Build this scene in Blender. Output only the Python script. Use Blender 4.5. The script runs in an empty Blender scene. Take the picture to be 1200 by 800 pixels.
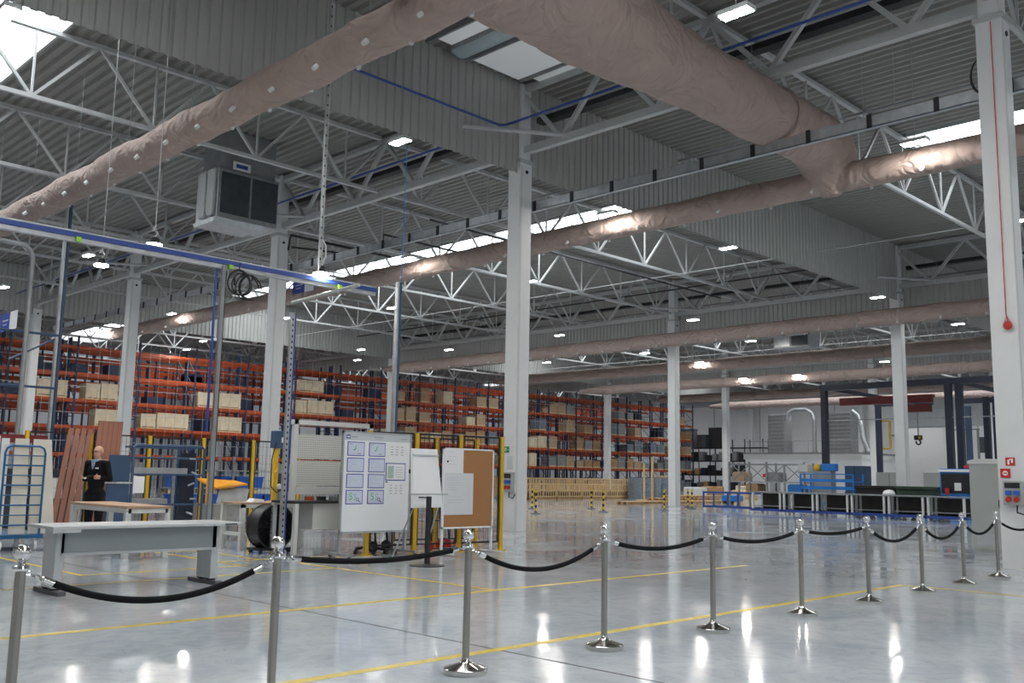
import bpy, bmesh, math, random
from mathutils import Vector, Matrix
random.seed(7)
PI = math.pi
scene = bpy.context.scene
COL = scene.collection

# ---------------------------------------------------------------- camera
cam_d = bpy.data.cameras.new('camera'); cam = bpy.data.objects.new('camera', cam_d); COL.objects.link(cam)
F_PX, YAW, PITCH, ROLL, CAM_H = 1121.85, 0.7839, 0.1394, 0.0188, 1.3885
fw = Vector((math.cos(YAW)*math.cos(PITCH), math.sin(YAW)*math.cos(PITCH), math.sin(PITCH)))
r0 = Vector((math.sin(YAW), -math.cos(YAW), 0)); u0 = r0.cross(fw)
rt = math.cos(ROLL)*r0 + math.sin(ROLL)*u0; up = -math.sin(ROLL)*r0 + math.cos(ROLL)*u0
cam.matrix_world = Matrix(((rt.x, up.x, -fw.x, 0), (rt.y, up.y, -fw.y, 0), (rt.z, up.z, -fw.z, CAM_H), (0, 0, 0, 1)))
cam_d.sensor_width = 36.0; cam_d.lens = F_PX/1200*36.0; cam_d.clip_end = 400
scene.camera = cam

# ---------------------------------------------------------------- world, light levels, exposure
SKYLIGHT = 5.0      # radiance of the translucent roof lights under an overcast sky
LAMP = 280.0        # radiance of the high-bay lenses
world = bpy.data.worlds.new('world'); scene.world = world; world.use_nodes = True
world.node_tree.nodes['Background'].inputs[0].default_value = (0.80, 0.88, 1.0, 1)
world.node_tree.nodes['Background'].inputs[1].default_value = 1.0
scene.view_settings.view_transform = 'Standard'; scene.view_settings.look = 'None'
scene.view_settings.gamma = 1.0; scene.view_settings.use_curve_mapping = False
scene.view_settings.exposure = 0.04

# ---------------------------------------------------------------- materials
MATS = {}
def M(name, col, rough=.5, metal=0., var=.05, scale=3., bump=0., bscale=40., spec=.5, coat=0., coords='Object', stretch=(1, 1, 1)):
    if name in MATS: return MATS[name]
    m = bpy.data.materials.new(name); m.use_nodes = True; nt = m.node_tree; b = nt.nodes['Principled BSDF']
    b.inputs['Roughness'].default_value = rough; b.inputs['Metallic'].default_value = metal
    b.inputs['Specular IOR Level'].default_value = spec; b.inputs['Coat Weight'].default_value = coat
    tc = nt.nodes.new('ShaderNodeTexCoord'); mp = nt.nodes.new('ShaderNodeMapping'); mp.inputs['Scale'].default_value = stretch
    nt.links.new(tc.outputs[coords], mp.inputs[0])
    n = nt.nodes.new('ShaderNodeTexNoise'); n.inputs['Scale'].default_value = scale; n.inputs['Detail'].default_value = 4
    nt.links.new(mp.outputs[0], n.inputs['Vector'])
    r = nt.nodes.new('ShaderNodeValToRGB'); e = r.color_ramp.elements
    e[0].position = .3; e[1].position = .7
    e[0].color = tuple(max(0, c*(1-var)) for c in col)+(1,); e[1].color = tuple(min(1, c*(1+var)) for c in col)+(1,)
    nt.links.new(n.outputs['Fac'], r.inputs[0]); nt.links.new(r.outputs[0], b.inputs['Base Color'])
    if bump:
        n2 = nt.nodes.new('ShaderNodeTexNoise'); n2.inputs['Scale'].default_value = bscale; n2.inputs['Detail'].default_value = 3
        nt.links.new(mp.outputs[0], n2.inputs['Vector'])
        bp = nt.nodes.new('ShaderNodeBump'); bp.inputs['Strength'].default_value = bump; bp.inputs['Distance'].default_value = .02
        nt.links.new(n2.outputs['Fac'], bp.inputs['Height']); nt.links.new(bp.outputs[0], b.inputs['Normal'])
    MATS[name] = m; return m
def EM(name, col, strength):
    m = bpy.data.materials.new(name); m.use_nodes = True; b = m.node_tree.nodes['Principled BSDF']
    b.inputs['Base Color'].default_value = (.8, .8, .8, 1); b.inputs['Emission Color'].default_value = col+(1,); b.inputs['Emission Strength'].default_value = strength
    MATS[name] = m; return m

white_steel = M('white_steel', (.48, .49, .485), .45)
deck_mat = M('deck_steel', (.265, .262, .24), .5, var=.03)
panel_mat = M('cladding_steel', (.42, .425, .405), .5, var=.03, scale=1.)
column_mat = M('column_paint', (.74, .75, .75), .55, var=.02)
wall_mat = M('wall_paint', (.76, .77, .78), .7, var=.02)
wall_grey = M('wall_grey_paint', (.45, .47, .49), .7, var=.03)
galv = M('galvanised_steel', (.46, .48, .50), .38, .75, var=.14, scale=6)
galv_dark = M('dull_galvanised', (.30, .31, .32), .5, .5, var=.1)
dark_grille = M('dark_grille', (.07, .08, .09), .4, .3, var=.2)
textile = M('duct_textile', (.37, .285, .255), .85, var=.06, scale=2.)
black_pl = M('black_plastic', (.015, .015, .017), .5)
black_mt = M('black_metal', (.02, .021, .024), .45, .2)
blue_pipe = M('blue_pipe_paint', (.03, .07, .30), .4)
steel_blue = M('blue_steel_paint', (.04, .078, .15), .4, var=.1)
navy = M('navy_steel_paint', (.016, .022, .042), .4, var=.1)
rack_blue = M('rack_blue_paint', (.02, .036, .09), .45, var=.15)
rack_orange = M('rack_orange_paint', (.42, .065, .011), .45, var=.1)
rack_red = M('red_paint', (.15, .01, .014), .45, var=.1)
trolley_blue = M('trolley_blue_paint', (.012, .12, .28), .4, var=.1)
bright_blue = M('bright_blue_paint', (.02, .20, .62), .4, var=.08)
yellow = M('safety_yellow_paint', (.70, .43, .015), .45, var=.08)
line_yellow = M('floor_line_yellow', (.70, .51, .03), .28, var=.12, scale=9)
wood = M('pale_wood', (.68, .49, .28), .7, var=.18, scale=5, stretch=(1, 1, 4))
wood_dark = M('brown_wood', (.42, .25, .12), .7, var=.2, scale=5)
plank_brown = M('red_brown_board', (.20, .075, .045), .6, var=.15, scale=3)
oak_top = M('oak_worktop', (.48, .31, .20), .45, var=.15, scale=6, stretch=(8, 1, 1))
carton = M('cardboard', (.47, .34, .21), .8, var=.1)
crate_pale = M('crate_plywood', (.66, .55, .39), .7, var=.1)
ply = M('cream_board', (.80, .76, .66), .6, var=.05)
white_gloss = M('white_laminate', (.86, .87, .88), .25, var=.01)
paper = M('paper', (.82, .82, .83), .8, var=.01)
cork = M('cork', (.40, .19, .075), .85, var=.15, scale=60)
desk_grey = M('desk_grey_paint', (.50, .52, .53), .45, var=.03)
desk_dark = M('desk_panel_grey', (.30, .33, .34), .5, var=.03)
cab_grey = M('cabinet_grey_paint', (.40, .42, .40), .5, var=.03)
light_grey = M('light_grey_paint', (.62, .63, .62), .5, var=.03)
polished = M('polished_steel', (.52, .51, .48), .13, 1., var=.03)
steel = M('brushed_steel', (.37, .36, .33), .27, 1., var=.05, scale=20, stretch=(1, 1, .1))
chrome = M('chrome', (.80, .80, .80), .06, 1., var=.02)
velvet = M('black_velvet', (.008, .008, .009), .9, spec=.2)
suit = M('black_suit', (.008, .008, .010), .8, var=.2, spec=.2)
skin = M('skin', (.55, .30, .21), .55, var=.08, scale=12)
shirt = M('pale_blue_shirt', (.35, .48, .66), .7)
green = M('sign_green', (.0, .26, .10), .5)
ink_green = M('print_green', (.10, .52, .16), .6)
ink_blue = M('print_blue', (.04, .07, .34), .6)
ink_grey = M('print_grey', (.38, .40, .44), .7)
ink_dark = M('print_dark', (.06, .06, .08), .7)
print_tint = M('print_tint', (.62, .65, .78), .7, var=.01)
header_tint = M('header_print', (.56, .59, .62), .5, var=.01)
sign_red = M('sign_red', (.60, .02, .02), .45)
red_pl = M('red_plastic', (.55, .03, .03), .4)
blue_pl = M('blue_plastic', (.03, .13, .55), .4)
dark_green = M('dark_green_plastic', (.03, .06, .035), .5, var=.1)
tarp = M('grey_blue_wrap', (.17, .20, .24), .35, var=.2, scale=8)
orange_bin = M('orange_bin', (.75, .33, .02), .45)
rubber = M('grey_rubber', (.10, .10, .11), .7)
hatch_white = M('hatch_panel', (.66, .70, .72), .4, var=.08, scale=1.5)
hatch_blue = M('hatch_curved', (.42, .50, .53), .35, var=.04)
cable = M('cable_black', (.012, .012, .014), .6)
cord_white = M('white_cord', (.7, .7, .7), .6)
lime = M('lime_tag', (.35, .75, .05), .5)
skylight_mat = EM('skylight_polycarbonate', (.93, .97, 1.0), SKYLIGHT)
lens_mat = EM('lamp_lens', (1.0, .97, .90), LAMP)

def fold_bump(m):
    nt = m.node_tree; b = nt.nodes['Principled BSDF']; tc = nt.nodes.new('ShaderNodeTexCoord'); L = nt.links.new; prev = None
    for sc, dist, strg, dd, st in ((.9, 2.0, .9, .26, (1, 1, 1)), (2.6, 1.2, .5, .08, (1, .5, 1)), (9., .5, .2, .012, (1, 1, 1))):
        mp = nt.nodes.new('ShaderNodeMapping'); mp.inputs['Scale'].default_value = st; L(tc.outputs['Object'], mp.inputs[0])
        n = nt.nodes.new('ShaderNodeTexNoise'); n.inputs['Scale'].default_value = sc; n.inputs['Detail'].default_value = 2; n.inputs['Distortion'].default_value = dist; L(mp.outputs[0], n.inputs['Vector'])
        s = nt.nodes.new('ShaderNodeMath'); s.operation = 'SUBTRACT'; s.inputs[1].default_value = .5; L(n.outputs['Fac'], s.inputs[0])
        a = nt.nodes.new('ShaderNodeMath'); a.operation = 'ABSOLUTE'; L(s.outputs[0], a.inputs[0])
        bp = nt.nodes.new('ShaderNodeBump'); bp.inputs['Strength'].default_value = strg; bp.inputs['Distance'].default_value = dd; L(a.outputs[0], bp.inputs['Height'])
        if prev: L(prev.outputs[0], bp.inputs['Normal'])
        prev = bp
    L(prev.outputs[0], b.inputs['Normal'])
fold_bump(textile)
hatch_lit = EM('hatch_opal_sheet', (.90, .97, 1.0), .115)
def striped():
    m = bpy.data.materials.new('yellow_black_stripe'); m.use_nodes = True; nt = m.node_tree; b = nt.nodes['Principled BSDF']
    tc = nt.nodes.new('ShaderNodeTexCoord'); sp = nt.nodes.new('ShaderNodeSeparateXYZ'); nt.links.new(tc.outputs['Object'], sp.inputs[0])
    mu = nt.nodes.new('ShaderNodeMath'); mu.operation = 'MULTIPLY'; mu.inputs[1].default_value = 4.5; nt.links.new(sp.outputs['Z'], mu.inputs[0])
    fr = nt.nodes.new('ShaderNodeMath'); fr.operation = 'FRACT'; nt.links.new(mu.outputs[0], fr.inputs[0])
    gt = nt.nodes.new('ShaderNodeMath'); gt.operation = 'GREATER_THAN'; gt.inputs[1].default_value = .5; nt.links.new(fr.outputs[0], gt.inputs[0])
    mx = nt.nodes.new('ShaderNodeMix'); mx.data_type = 'RGBA'; mx.inputs[6].default_value = (.015, .015, .015, 1); mx.inputs[7].default_value = (.8, .55, .02, 1)
    nt.links.new(gt.outputs[0], mx.inputs[0]); nt.links.new(mx.outputs[2], b.inputs['Base Color']); return m
stripe_mat = striped()
def pegboard():
    m = bpy.data.materials.new('perforated_panel'); m.use_nodes = True; nt = m.node_tree; b = nt.nodes['Principled BSDF']
    tc = nt.nodes.new('ShaderNodeTexCoord'); sp = nt.nodes.new('ShaderNodeSeparateXYZ'); nt.links.new(tc.outputs['Object'], sp.inputs[0])
    fs = []
    for ax in ('X', 'Z'):
        mu = nt.nodes.new('ShaderNodeMath'); mu.operation = 'MULTIPLY'; mu.inputs[1].default_value = 26; nt.links.new(sp.outputs[ax], mu.inputs[0])
        fr = nt.nodes.new('ShaderNodeMath'); fr.operation = 'FRACT'; nt.links.new(mu.outputs[0], fr.inputs[0])
        gt = nt.nodes.new('ShaderNodeMath'); gt.operation = 'GREATER_THAN'; gt.inputs[1].default_value = .68; nt.links.new(fr.outputs[0], gt.inputs[0]); fs.append(gt)
    an = nt.nodes.new('ShaderNodeMath'); an.operation = 'MULTIPLY'; nt.links.new(fs[0].outputs[0], an.inputs[0]); nt.links.new(fs[1].outputs[0], an.inputs[1])
    mx = nt.nodes.new('ShaderNodeMix'); mx.data_type = 'RGBA'; mx.inputs[6].default_value = (.60, .61, .58, 1); mx.inputs[7].default_value = (.10, .10, .10, 1)
    nt.links.new(an.outputs[0], mx.inputs[0]); nt.links.new(mx.outputs[2], b.inputs['Base Color']); b.inputs['Roughness'].default_value = .5; return m
peg_mat = pegboard()
def floor_material():
    m = bpy.data.materials.new('polished_concrete'); m.use_nodes = True; nt = m.node_tree; b = nt.nodes['Principled BSDF']
    tc = nt.nodes.new('ShaderNodeTexCoord'); L = nt.links.new
    def noise(sc, det, dist=0., vec=None):
        n = nt.nodes.new('ShaderNodeTexNoise'); n.inputs['Scale'].default_value = sc; n.inputs['Detail'].default_value = det; n.inputs['Distortion'].default_value = dist
        L(vec or tc.outputs['Object'], n.inputs['Vector']); return n
    n1 = noise(.55, 6, 1.2); n2 = noise(2.6, 6, 2.6)
    r1 = nt.nodes.new('ShaderNodeValToRGB'); e = r1.color_ramp.elements
    e[0].position = .32; e[0].color = (.43, .47, .51, 1); e[1].position = .66; e[1].color = (.56, .59, .625, 1)
    L(n1.outputs['Fac'], r1.inputs[0])
    r2 = nt.nodes.new('ShaderNodeValToRGB'); e = r2.color_ramp.elements
    e[0].position = .30; e[0].color = (.80, .82, .84, 1); e[1].position = .56; e[1].color = (1, 1, 1, 1)
    L(n2.outputs['Fac'], r2.inputs[0])
    mx = nt.nodes.new('ShaderNodeMix'); mx.data_type = 'RGBA'; mx.blend_type = 'MULTIPLY'; mx.inputs[0].default_value = .8
    L(r1.outputs[0], mx.inputs[6]); L(r2.outputs[0], mx.inputs[7])
    # faint scuff swirls left by the power trowel
    n3 = noise(1.1, 1, 4.5); w = nt.nodes.new('ShaderNodeMath'); w.operation = 'SUBTRACT'; w.inputs[1].default_value = .5; L(n3.outputs['Fac'], w.inputs[0])
    ab = nt.nodes.new('ShaderNodeMath'); ab.operation = 'ABSOLUTE'; L(w.outputs[0], ab.inputs[0])
    r3 = nt.nodes.new('ShaderNodeValToRGB'); e = r3.color_ramp.elements; e[0].position = 0; e[0].color = (.80, .81, .82, 1); e[1].position = .010; e[1].color = (1, 1, 1, 1)
    L(ab.outputs[0], r3.inputs[0])
    mx2 = nt.nodes.new('ShaderNodeMix'); mx2.data_type = 'RGBA'; mx2.blend_type = 'MULTIPLY'; mx2.inputs[0].default_value = .7
    L(mx.outputs[2], mx2.inputs[6]); L(r3.outputs[0], mx2.inputs[7]); L(mx2.outputs[2], b.inputs['Base Color'])
    n5 = noise(.5, 4, 1.0); rr = nt.nodes.new('ShaderNodeMapRange'); rr.inputs['From Min'].default_value = .36; rr.inputs['From Max'].default_value = .64; rr.inputs['To Min'].default_value = .05; rr.inputs['To Max'].default_value = .15
    L(n5.outputs['Fac'], rr.inputs['Value']); L(rr.outputs[0], b.inputs['Roughness'])
    n4 = noise(7., 3); bp = nt.nodes.new('ShaderNodeBump'); bp.inputs['Strength'].default_value = .015; bp.inputs['Distance'].default_value = .01
    L(n4.outputs['Fac'], bp.inputs['Height']); L(bp.outputs[0], b.inputs['Normal'])
    b.inputs['Specular IOR Level'].default_value = .32; return m
floor_mat = floor_material()

# ---------------------------------------------------------------- mesh helpers
class MB:
    def __init__(s): s.v = []; s.f = []; s.m = []
    def add(s, vs, fs, mi=0):
        o = len(s.v); s.v += [tuple(v) for v in vs]; s.f += [tuple(i+o for i in f) for f in fs]; s.m += [mi]*len(fs); return s
    def box(s, x0, x1, y0, y1, z0, z1, mi=0):
        return s.add([(x0,y0,z0),(x1,y0,z0),(x1,y1,z0),(x0,y1,z0),(x0,y0,z1),(x1,y0,z1),(x1,y1,z1),(x0,y1,z1)],
                     [(0,3,2,1),(4,5,6,7),(0,1,5,4),(1,2,6,5),(2,3,7,6),(3,0,4,7)], mi)
    def bar(s, p, q, w, h=None, mi=0):
        p = Vector(p); q = Vector(q); h = h or w; d = (q-p).normalized()
        ref = Vector((0, 0, 1)) if abs(d.z) < .95 else Vector((0, 1, 0))
        a = d.cross(ref).normalized()*w/2; b = a.cross(d).normalized()*h/2
        vs = [p-a-b, p+a-b, p+a+b, p-a+b, q-a-b, q+a-b, q+a+b, q-a+b]
        return s.add(vs, [(0,3,2,1),(4,5,6,7),(0,1,5,4),(1,2,6,5),(2,3,7,6),(3,0,4,7)][::1], mi)
    def tube(s, path, r, n=10, mi=0, cap=True, closed=False):
        P = [Vector(p) for p in path]; rs = r if isinstance(r, (list, tuple)) else [r]*len(P); vs = []; fs = []; K = len(P); a = None
        for i, p in enumerate(P):
            if closed: d = P[(i+1) % K]-P[i-1]
            else: d = P[min(i+1, K-1)]-P[max(i-1, 0)]
            d.normalize()
            if a is None:
                ref = Vector((0, 0, 1)) if abs(d.z) < .9 else Vector((1, 0, 0)); a = d.cross(ref).normalized()
            else: a = (a-d*a.dot(d)).normalized()
            b = d.cross(a)
            for k in range(n): t = 2*PI*k/n; vs.append(p+(a*math.cos(t)+b*math.sin(t))*rs[i])
        for i in range(K if closed else K-1):
            j = (i+1) % K
            for k in range(n): fs.append((i*n+k, i*n+(k+1) % n, j*n+(k+1) % n, j*n+k))
        if cap and not closed: fs.append(tuple(range(n))[::-1]); fs.append(tuple((K-1)*n+k for k in range(n)))
        return s.add(vs, fs, mi)
    def lathe(s, prof, n=24, c=(0, 0, 0), mi=0):
        vs = []; fs = []; K = len(prof)
        for r, z in prof:
            for k in range(n): t = 2*PI*k/n; vs.append((c[0]+r*math.cos(t), c[1]+r*math.sin(t), c[2]+z))
        for i in range(K-1):
            for k in range(n): fs.append((i*n+k, i*n+(k+1) % n, (i+1)*n+(k+1) % n, (i+1)*n+k))
        fs.append(tuple(range(n))[::-1]); fs.append(tuple((K-1)*n+k for k in range(n)))
        return s.add(vs, fs, mi)
    def prism(s, poly, axis, a0, a1, mi=0):
        n = len(poly)
        def pt(u, v, a): return {'x': (a, u, v), 'y': (u, a, v), 'z': (u, v, a)}[axis]
        vs = [pt(u, v, a0) for u, v in poly]+[pt(u, v, a1) for u, v in poly]
        fs = [tuple(range(n))[::-1], tuple(range(n, 2*n))]+[(i, (i+1) % n, n+(i+1) % n, n+i) for i in range(n)]
        return s.add(vs, fs, mi)
    def ball(s, c, r, n=16, m=10, mi=0, sc=(1, 1, 1)):
        vs = []; fs = []
        for i in range(m+1):
            ph = PI*i/m
            for k in range(n): t = 2*PI*k/n; vs.append((c[0]+sc[0]*r*math.sin(ph)*math.cos(t), c[1]+sc[1]*r*math.sin(ph)*math.sin(t), c[2]-sc[2]*r*math.cos(ph)))
        for i in range(m):
            for k in range(n): fs.append((i*n+k, i*n+(k+1) % n, (i+1)*n+(k+1) % n, (i+1)*n+k))
        return s.add(vs, fs, mi)
    def mesh(s, name, mats, smooth=False):
        me = bpy.data.meshes.new(name); me.from_pydata(s.v, [], s.f); me.validate(); me.update()
        for m in (mats if isinstance(mats, (list, tuple)) else [mats]): me.materials.append(m)
        if any(s.m) and len(me.polygons) == len(s.m):
            me.polygons.foreach_set('material_index', s.m)
        bm = bmesh.new(); bm.from_mesh(me); bmesh.ops.recalc_face_normals(bm, faces=bm.faces); bm.to_mesh(me); bm.free()
        if smooth:
            me.polygons.foreach_set('use_smooth', [True]*len(me.polygons)); me.set_sharp_from_angle(angle=math.radians(38))
        return me
    def build(s, name, mats, parent=None, smooth=False, bevel=0., loc=None):
        return put(name, s.mesh(name, mats, smooth), parent, loc, bevel)
def put(name, me, parent=None, loc=None, bevel=0., rz=None):
    o = bpy.data.objects.new(name, me); COL.objects.link(o); o.parent = parent
    if loc is not None: o.location = loc
    if rz is not None: o.rotation_euler = (0, 0, rz)
    if bevel:
        b = o.modifiers.new('edge', 'BEVEL'); b.width = bevel; b.segments = 2; b.limit_method = 'ANGLE'
    return o
def tag(o, label, cat, group=None):
    o['label'] = label; o['category'] = cat
    if group: o['group'] = group
    return o
def thing(name, label, cat, loc=(0, 0, 0), rz=0, group=None):
    o = bpy.data.objects.new(name, None); COL.objects.link(o); o.location = loc; o.rotation_euler = (0, 0, rz); o.empty_display_size = .1
    return tag(o, label, cat, group)
def struct_root(name, loc=(0, 0, 0)):
    o = bpy.data.objects.new(name, None); COL.objects.link(o); o.location = loc; o['kind'] = 'structure'; o.empty_display_size = .1; return o
def struct(name, mb, mats, smooth=False):
    o = mb.build(name, mats, None, smooth); o['kind'] = 'structure'; return o
def clone(root, loc, rz=None, label=None, group=None):
    r = root.copy(); COL.objects.link(r); r.location = loc
    if rz is not None: r.rotation_euler = (0, 0, rz)
    if label: r['label'] = label
    if group: r['group'] = group
    for ch in list(root.children):
        c = ch.copy(); COL.objects.link(c); c.parent = r
        for g in ch.children:
            d = g.copy(); COL.objects.link(d); d.parent = c
    return r
def part(name, mats, parent, fn, smooth=False, bevel=0., loc=None):
    mb = MB(); fn(mb); return mb.build(name, mats, parent, smooth, bevel, loc)
def B(name, mats, parent, x0, x1, y0, y1, z0, z1, bevel=0.): return MB().box(x0, x1, y0, y1, z0, z1).build(name, mats, parent, False, bevel)
def T(name, mats, parent, path, r, n=10): return MB().tube(path, r, n).build(name, mats, parent, True)
def text_mesh(name, body, size, mat, parent, loc, rot, extrude=.001):
    cu = bpy.data.curves.new(name, 'FONT'); cu.body = body; cu.size = size; cu.extrude = extrude; cu.align_x = 'CENTER'; cu.align_y = 'CENTER'; cu.resolution_u = 3
    tmp = bpy.data.objects.new(name+'_curve', cu); COL.objects.link(tmp); dg = bpy.context.evaluated_depsgraph_get()
    me = bpy.data.meshes.new_from_object(tmp.evaluated_get(dg)); bpy.data.objects.remove(tmp); me.materials.clear(); me.materials.append(mat)
    o = put(name, me, parent, loc); o.rotation_euler = rot; return o

# ================================================================ THE HALL
AX, AY = 17.75, 17.5            # column grid: 24 m along x, 12 m along y
XL = [AX-24, AX, AX+24, AX+48, AX+72]
X0, X1, Y0, Y1 = -14.0, 90.4, -14.0, 84.0
DECK = 11.95
struct('floor', MB().box(X0, X1, Y0, Y1, -.2, 0), floor_mat)
struct('wall_left', MB().box(X0-.2, X0, Y0, Y1, 0, 12.4), wall_mat)
struct('wall_front', MB().box(X0, X1, Y0-.2, Y0, 0, 12.4), wall_mat)
struct('wall_back', MB().box(X0, X1, Y1, Y1+.2, 0, 12.4), wall_grey)
wr = struct('wall_right', MB().box(X1, X1+.2, Y0, Y1, 0, 9.3), wall_mat)
B('upper_cladding', wall_grey, wr, X1+.02, X1+.2, Y0, Y1, 9.3, 12.4); B('grey_cladding', wall_grey, wr, X1-.02, X1, 8, 37.5, 6.6, 9.3)
for y in (36.5, 44.5, 52.9, 58.5, 31.0): B('joint_strip', wall_grey, wr, X1-.03, X1, y-.06, y+.06, 0, 9.5)
B('window_pane', dark_grille, wr, X1-.04, X1, 28.4, 30.9, 4.2, 5.6)

# skylight strips (translucent sheet in the roof) between the bays
SKY = [(4.2, 7.8), (28.4, 32.0), (52.4, 56.0), (76.4, 80.0)]
SEG = [(18.6, 52.4), (54.6, 82.0)]
def segs(i): return [(-13, 11.4)] + SEG
# ribbed steel deck
def ribbed(mb, x0, x1, y0, y1, z, pitch=.31, h=.085):
    n = max(1, round((x1-x0)/pitch)); p = (x1-x0)/n
    for i in range(n):
        a = x0+i*p; xs = (a, a+p*.32, a+p*.5, a+p*.82, a+p); zs = (z, z, z+h, z+h, z)
        for k in range(4):
            mb.add([(xs[k], y0, zs[k]), (xs[k+1], y0, zs[k+1]), (xs[k+1], y1, zs[k+1]), (xs[k], y1, zs[k])], [(0, 1, 2, 3)])
mb = MB(); xs = X0
for i, (a, b) in enumerate(SKY):
    ribbed(mb, xs, a, Y0, Y1, DECK); y = Y0
    for (p, q) in segs(i):
        if p > y+.05: ribbed(mb, a, b, y, p, DECK)
        y = q
    ribbed(mb, a, b, y, Y1, DECK); xs = b
ribbed(mb, xs, X1+.2, Y0, Y1, DECK)
struct('ceiling', mb, deck_mat)
struct('roof_membrane', MB().box(X0-.2, X1+.2, Y0-.2, Y1+.2, 12.75, 12.85), wall_grey)
wn = 0
for i, (a, b) in enumerate(SKY):
    for (p, q) in segs(i):
        wn += 1; r = struct_root('window_%d' % wn, (a, p, DECK))
        part('curb', white_steel, r, lambda m: (m.box(-.06, 0, 0, q-p, -.06, .5), m.box(b-a, b-a+.06, 0, q-p, -.06, .5), m.box(0, b-a, -.05, 0, -.06, .5), m.box(0, b-a, q-p, q-p+.05, -.06, .5)))
        n = max(1, round((q-p)/2.1)); L = (q-p)/n; pm = MB().box(0, b-a, .02, L-.02, .42, .46).mesh('pane', skylight_mat)
        gm = MB().box(0, b-a, -.025, .025, .36, .42).mesh('glazing_bar', light_grey)
        for k in range(n):
            put('pane', pm, r, (0, k*L, 0))
            if k: put('glazing_bar', gm, r, (0, k*L, 0))
        part('purlin', light_grey, r, lambda m: m.box((b-a)/2-.02, (b-a)/2+.02, 0, q-p, .36, .415))

# ribbed smoke-curtain cladding hanging between the bays
def curtain(mb, horiz, c, a0, a1, z0, z1, pitch=.25, d=.045):
    n = round((a1-a0)/pitch)
    for i in range(n):
        a = a0+i*pitch; us = (a, a+.10, a+.125, a+.225, a+.25); ds = (0, 0, d, d, 0)
        for k in range(4):
            P = [(us[k], c+ds[k]), (us[k+1], c+ds[k+1])]
            if not horiz: P = [(y, x) for x, y in P]
            mb.add([(*P[0], z0), (*P[1], z0), (*P[1], z1), (*P[0], z1)], [(0, 1, 2, 3)])
tn = 0
for y, z0, z1 in ((AY-.14, 9.4, 11.93), (53.3, 9.4, 11.93)):
    tn += 1; m = MB(); curtain(m, True, y, X0+.1, 89.9, z0, z1); struct('trim_%d' % tn, m, panel_mat)
for x, z0, z1 in ((AX+24+.24, 8.95, 10.0), (AX+48+.24, 9.2, 10.0)):
    tn += 1; m = MB(); curtain(m, False, x, -2, 80, z0, z1); struct('trim_%d' % tn, m, panel_mat)

# columns
cm = MB().box(-.22, .22, -.22, .22, 0, 9.75).mesh('shaft', column_mat); ch = MB().box(-.18, .18, -.18, .18, 9.75, 11.9).mesh('head', column_mat)
cb = MB().box(-.26, .26, -.26, .26, 9.68, 9.78).mesh('bearing_plate', white_steel); cg = MB().box(-.03, .03, -.008, .008, 0, 9.6).mesh('groove', light_grey)
hole = MB().tube([(0, 0, 0), (0, -.02, 0)], .05, 10).mesh('bolt_pocket', black_pl)
for x in (AX, AX+24, AX+48, AX+72):
    for k in range(7):
        y = AY-12+12*k
        if x > AX and y < 17: continue
        if x > AX+24 and y < 29: continue
        r = struct_root('column', (x, y, 0))
        put('shaft', cm, r); put('head', ch, r); put('bearing_plate', cb, r); put('corner_strip', cg, r, (-.17, -.222, 0)); put('bolt_pocket', hole, r, (.02, -.22, 9.45))

# roof trusses along x (24 m span, one every 6 m)
def seg_mesh(name, p, q, w, mat): return MB().bar(p, q, w).mesh(name, mat)
ZB, ZT = 10.1, 11.83
tb = MB().bar((.25, 0, ZB), (23.75, 0, ZB), .10).mesh('bottom_chord', white_steel); tt = MB().bar((.2, 0, ZT), (23.8, 0, ZT), .13, .11).mesh('top_chord', white_steel)
dg1 = seg_mesh('diagonal', (0, 0, ZB), (-1.5, 0, ZT), .07, white_steel); dg2 = seg_mesh('diagonal', (0, 0, ZB), (1.5, 0, ZT), .07, white_steel); vt = seg_mesh('vertical', (0, 0, ZB), (0, 0, ZT), .05, white_steel)
web = MB()
for k in range(8):
    x = 1.5+3*k
    web.bar((x, 0, ZB), (x-1.5, 0, ZT), .07); web.bar((x, 0, ZB), (x+1.5, 0, ZT), .07); web.bar((x, 0, ZB), (x, 0, ZT), .05)
web = web.mesh('web_members', white_steel)
for bi, x in enumerate(XL[:4]):
    for j in range(0, 17):
        y = 5.5+6*(j-1)
        if y > 78 or (bi == 0 and y < 5) or (bi >= 2 and y < 17) or (bi == 1 and y < 5): continue
        r = struct_root('roof_truss', (x, y, 0)); put('bottom_chord', tb, r); put('top_chord', tt, r)
        if bi <= 1 and y < 54:
            for k in range(8):
                if bi == 0 and k < 3: continue
                put('diagonal', dg1, r, (1.5+3*k, 0, 0)); put('diagonal', dg2, r, (1.5+3*k, 0, 0)); put('vertical', vt, r, (1.5+3*k, 0, 0))
        else: put('web_members', web, r)
# girders along y between the columns
gb = MB().bar((0, .2, 10.05), (0, 11.8, 10.05), .17, .2).mesh('bottom_chord', white_steel); gt = MB().bar((0, .2, 11.8), (0, 11.8, 11.8), .18, .16).mesh('top_chord', white_steel)
g1 = seg_mesh('diagonal', (0, 0, 10.1), (0, -1.5, 11.75), .11, white_steel); g2 = seg_mesh('diagonal', (0, 0, 10.1), (0, 1.5, 11.75), .11, white_steel)
for x in XL[1:]:
    for k in range(0, 6):
        y = AY-12+12*k
        if x > AX+24 and y < 17: continue
        r = struct_root('roof_girder', (x, y, 0)); put('bottom_chord', gb, r); put('top_chord', gt, r)
        for q in range(4): put('diagonal', g1, r, (0, 1.5+3*q, 0)); put('diagonal', g2, r, (0, 1.5+3*q, 0))
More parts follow.
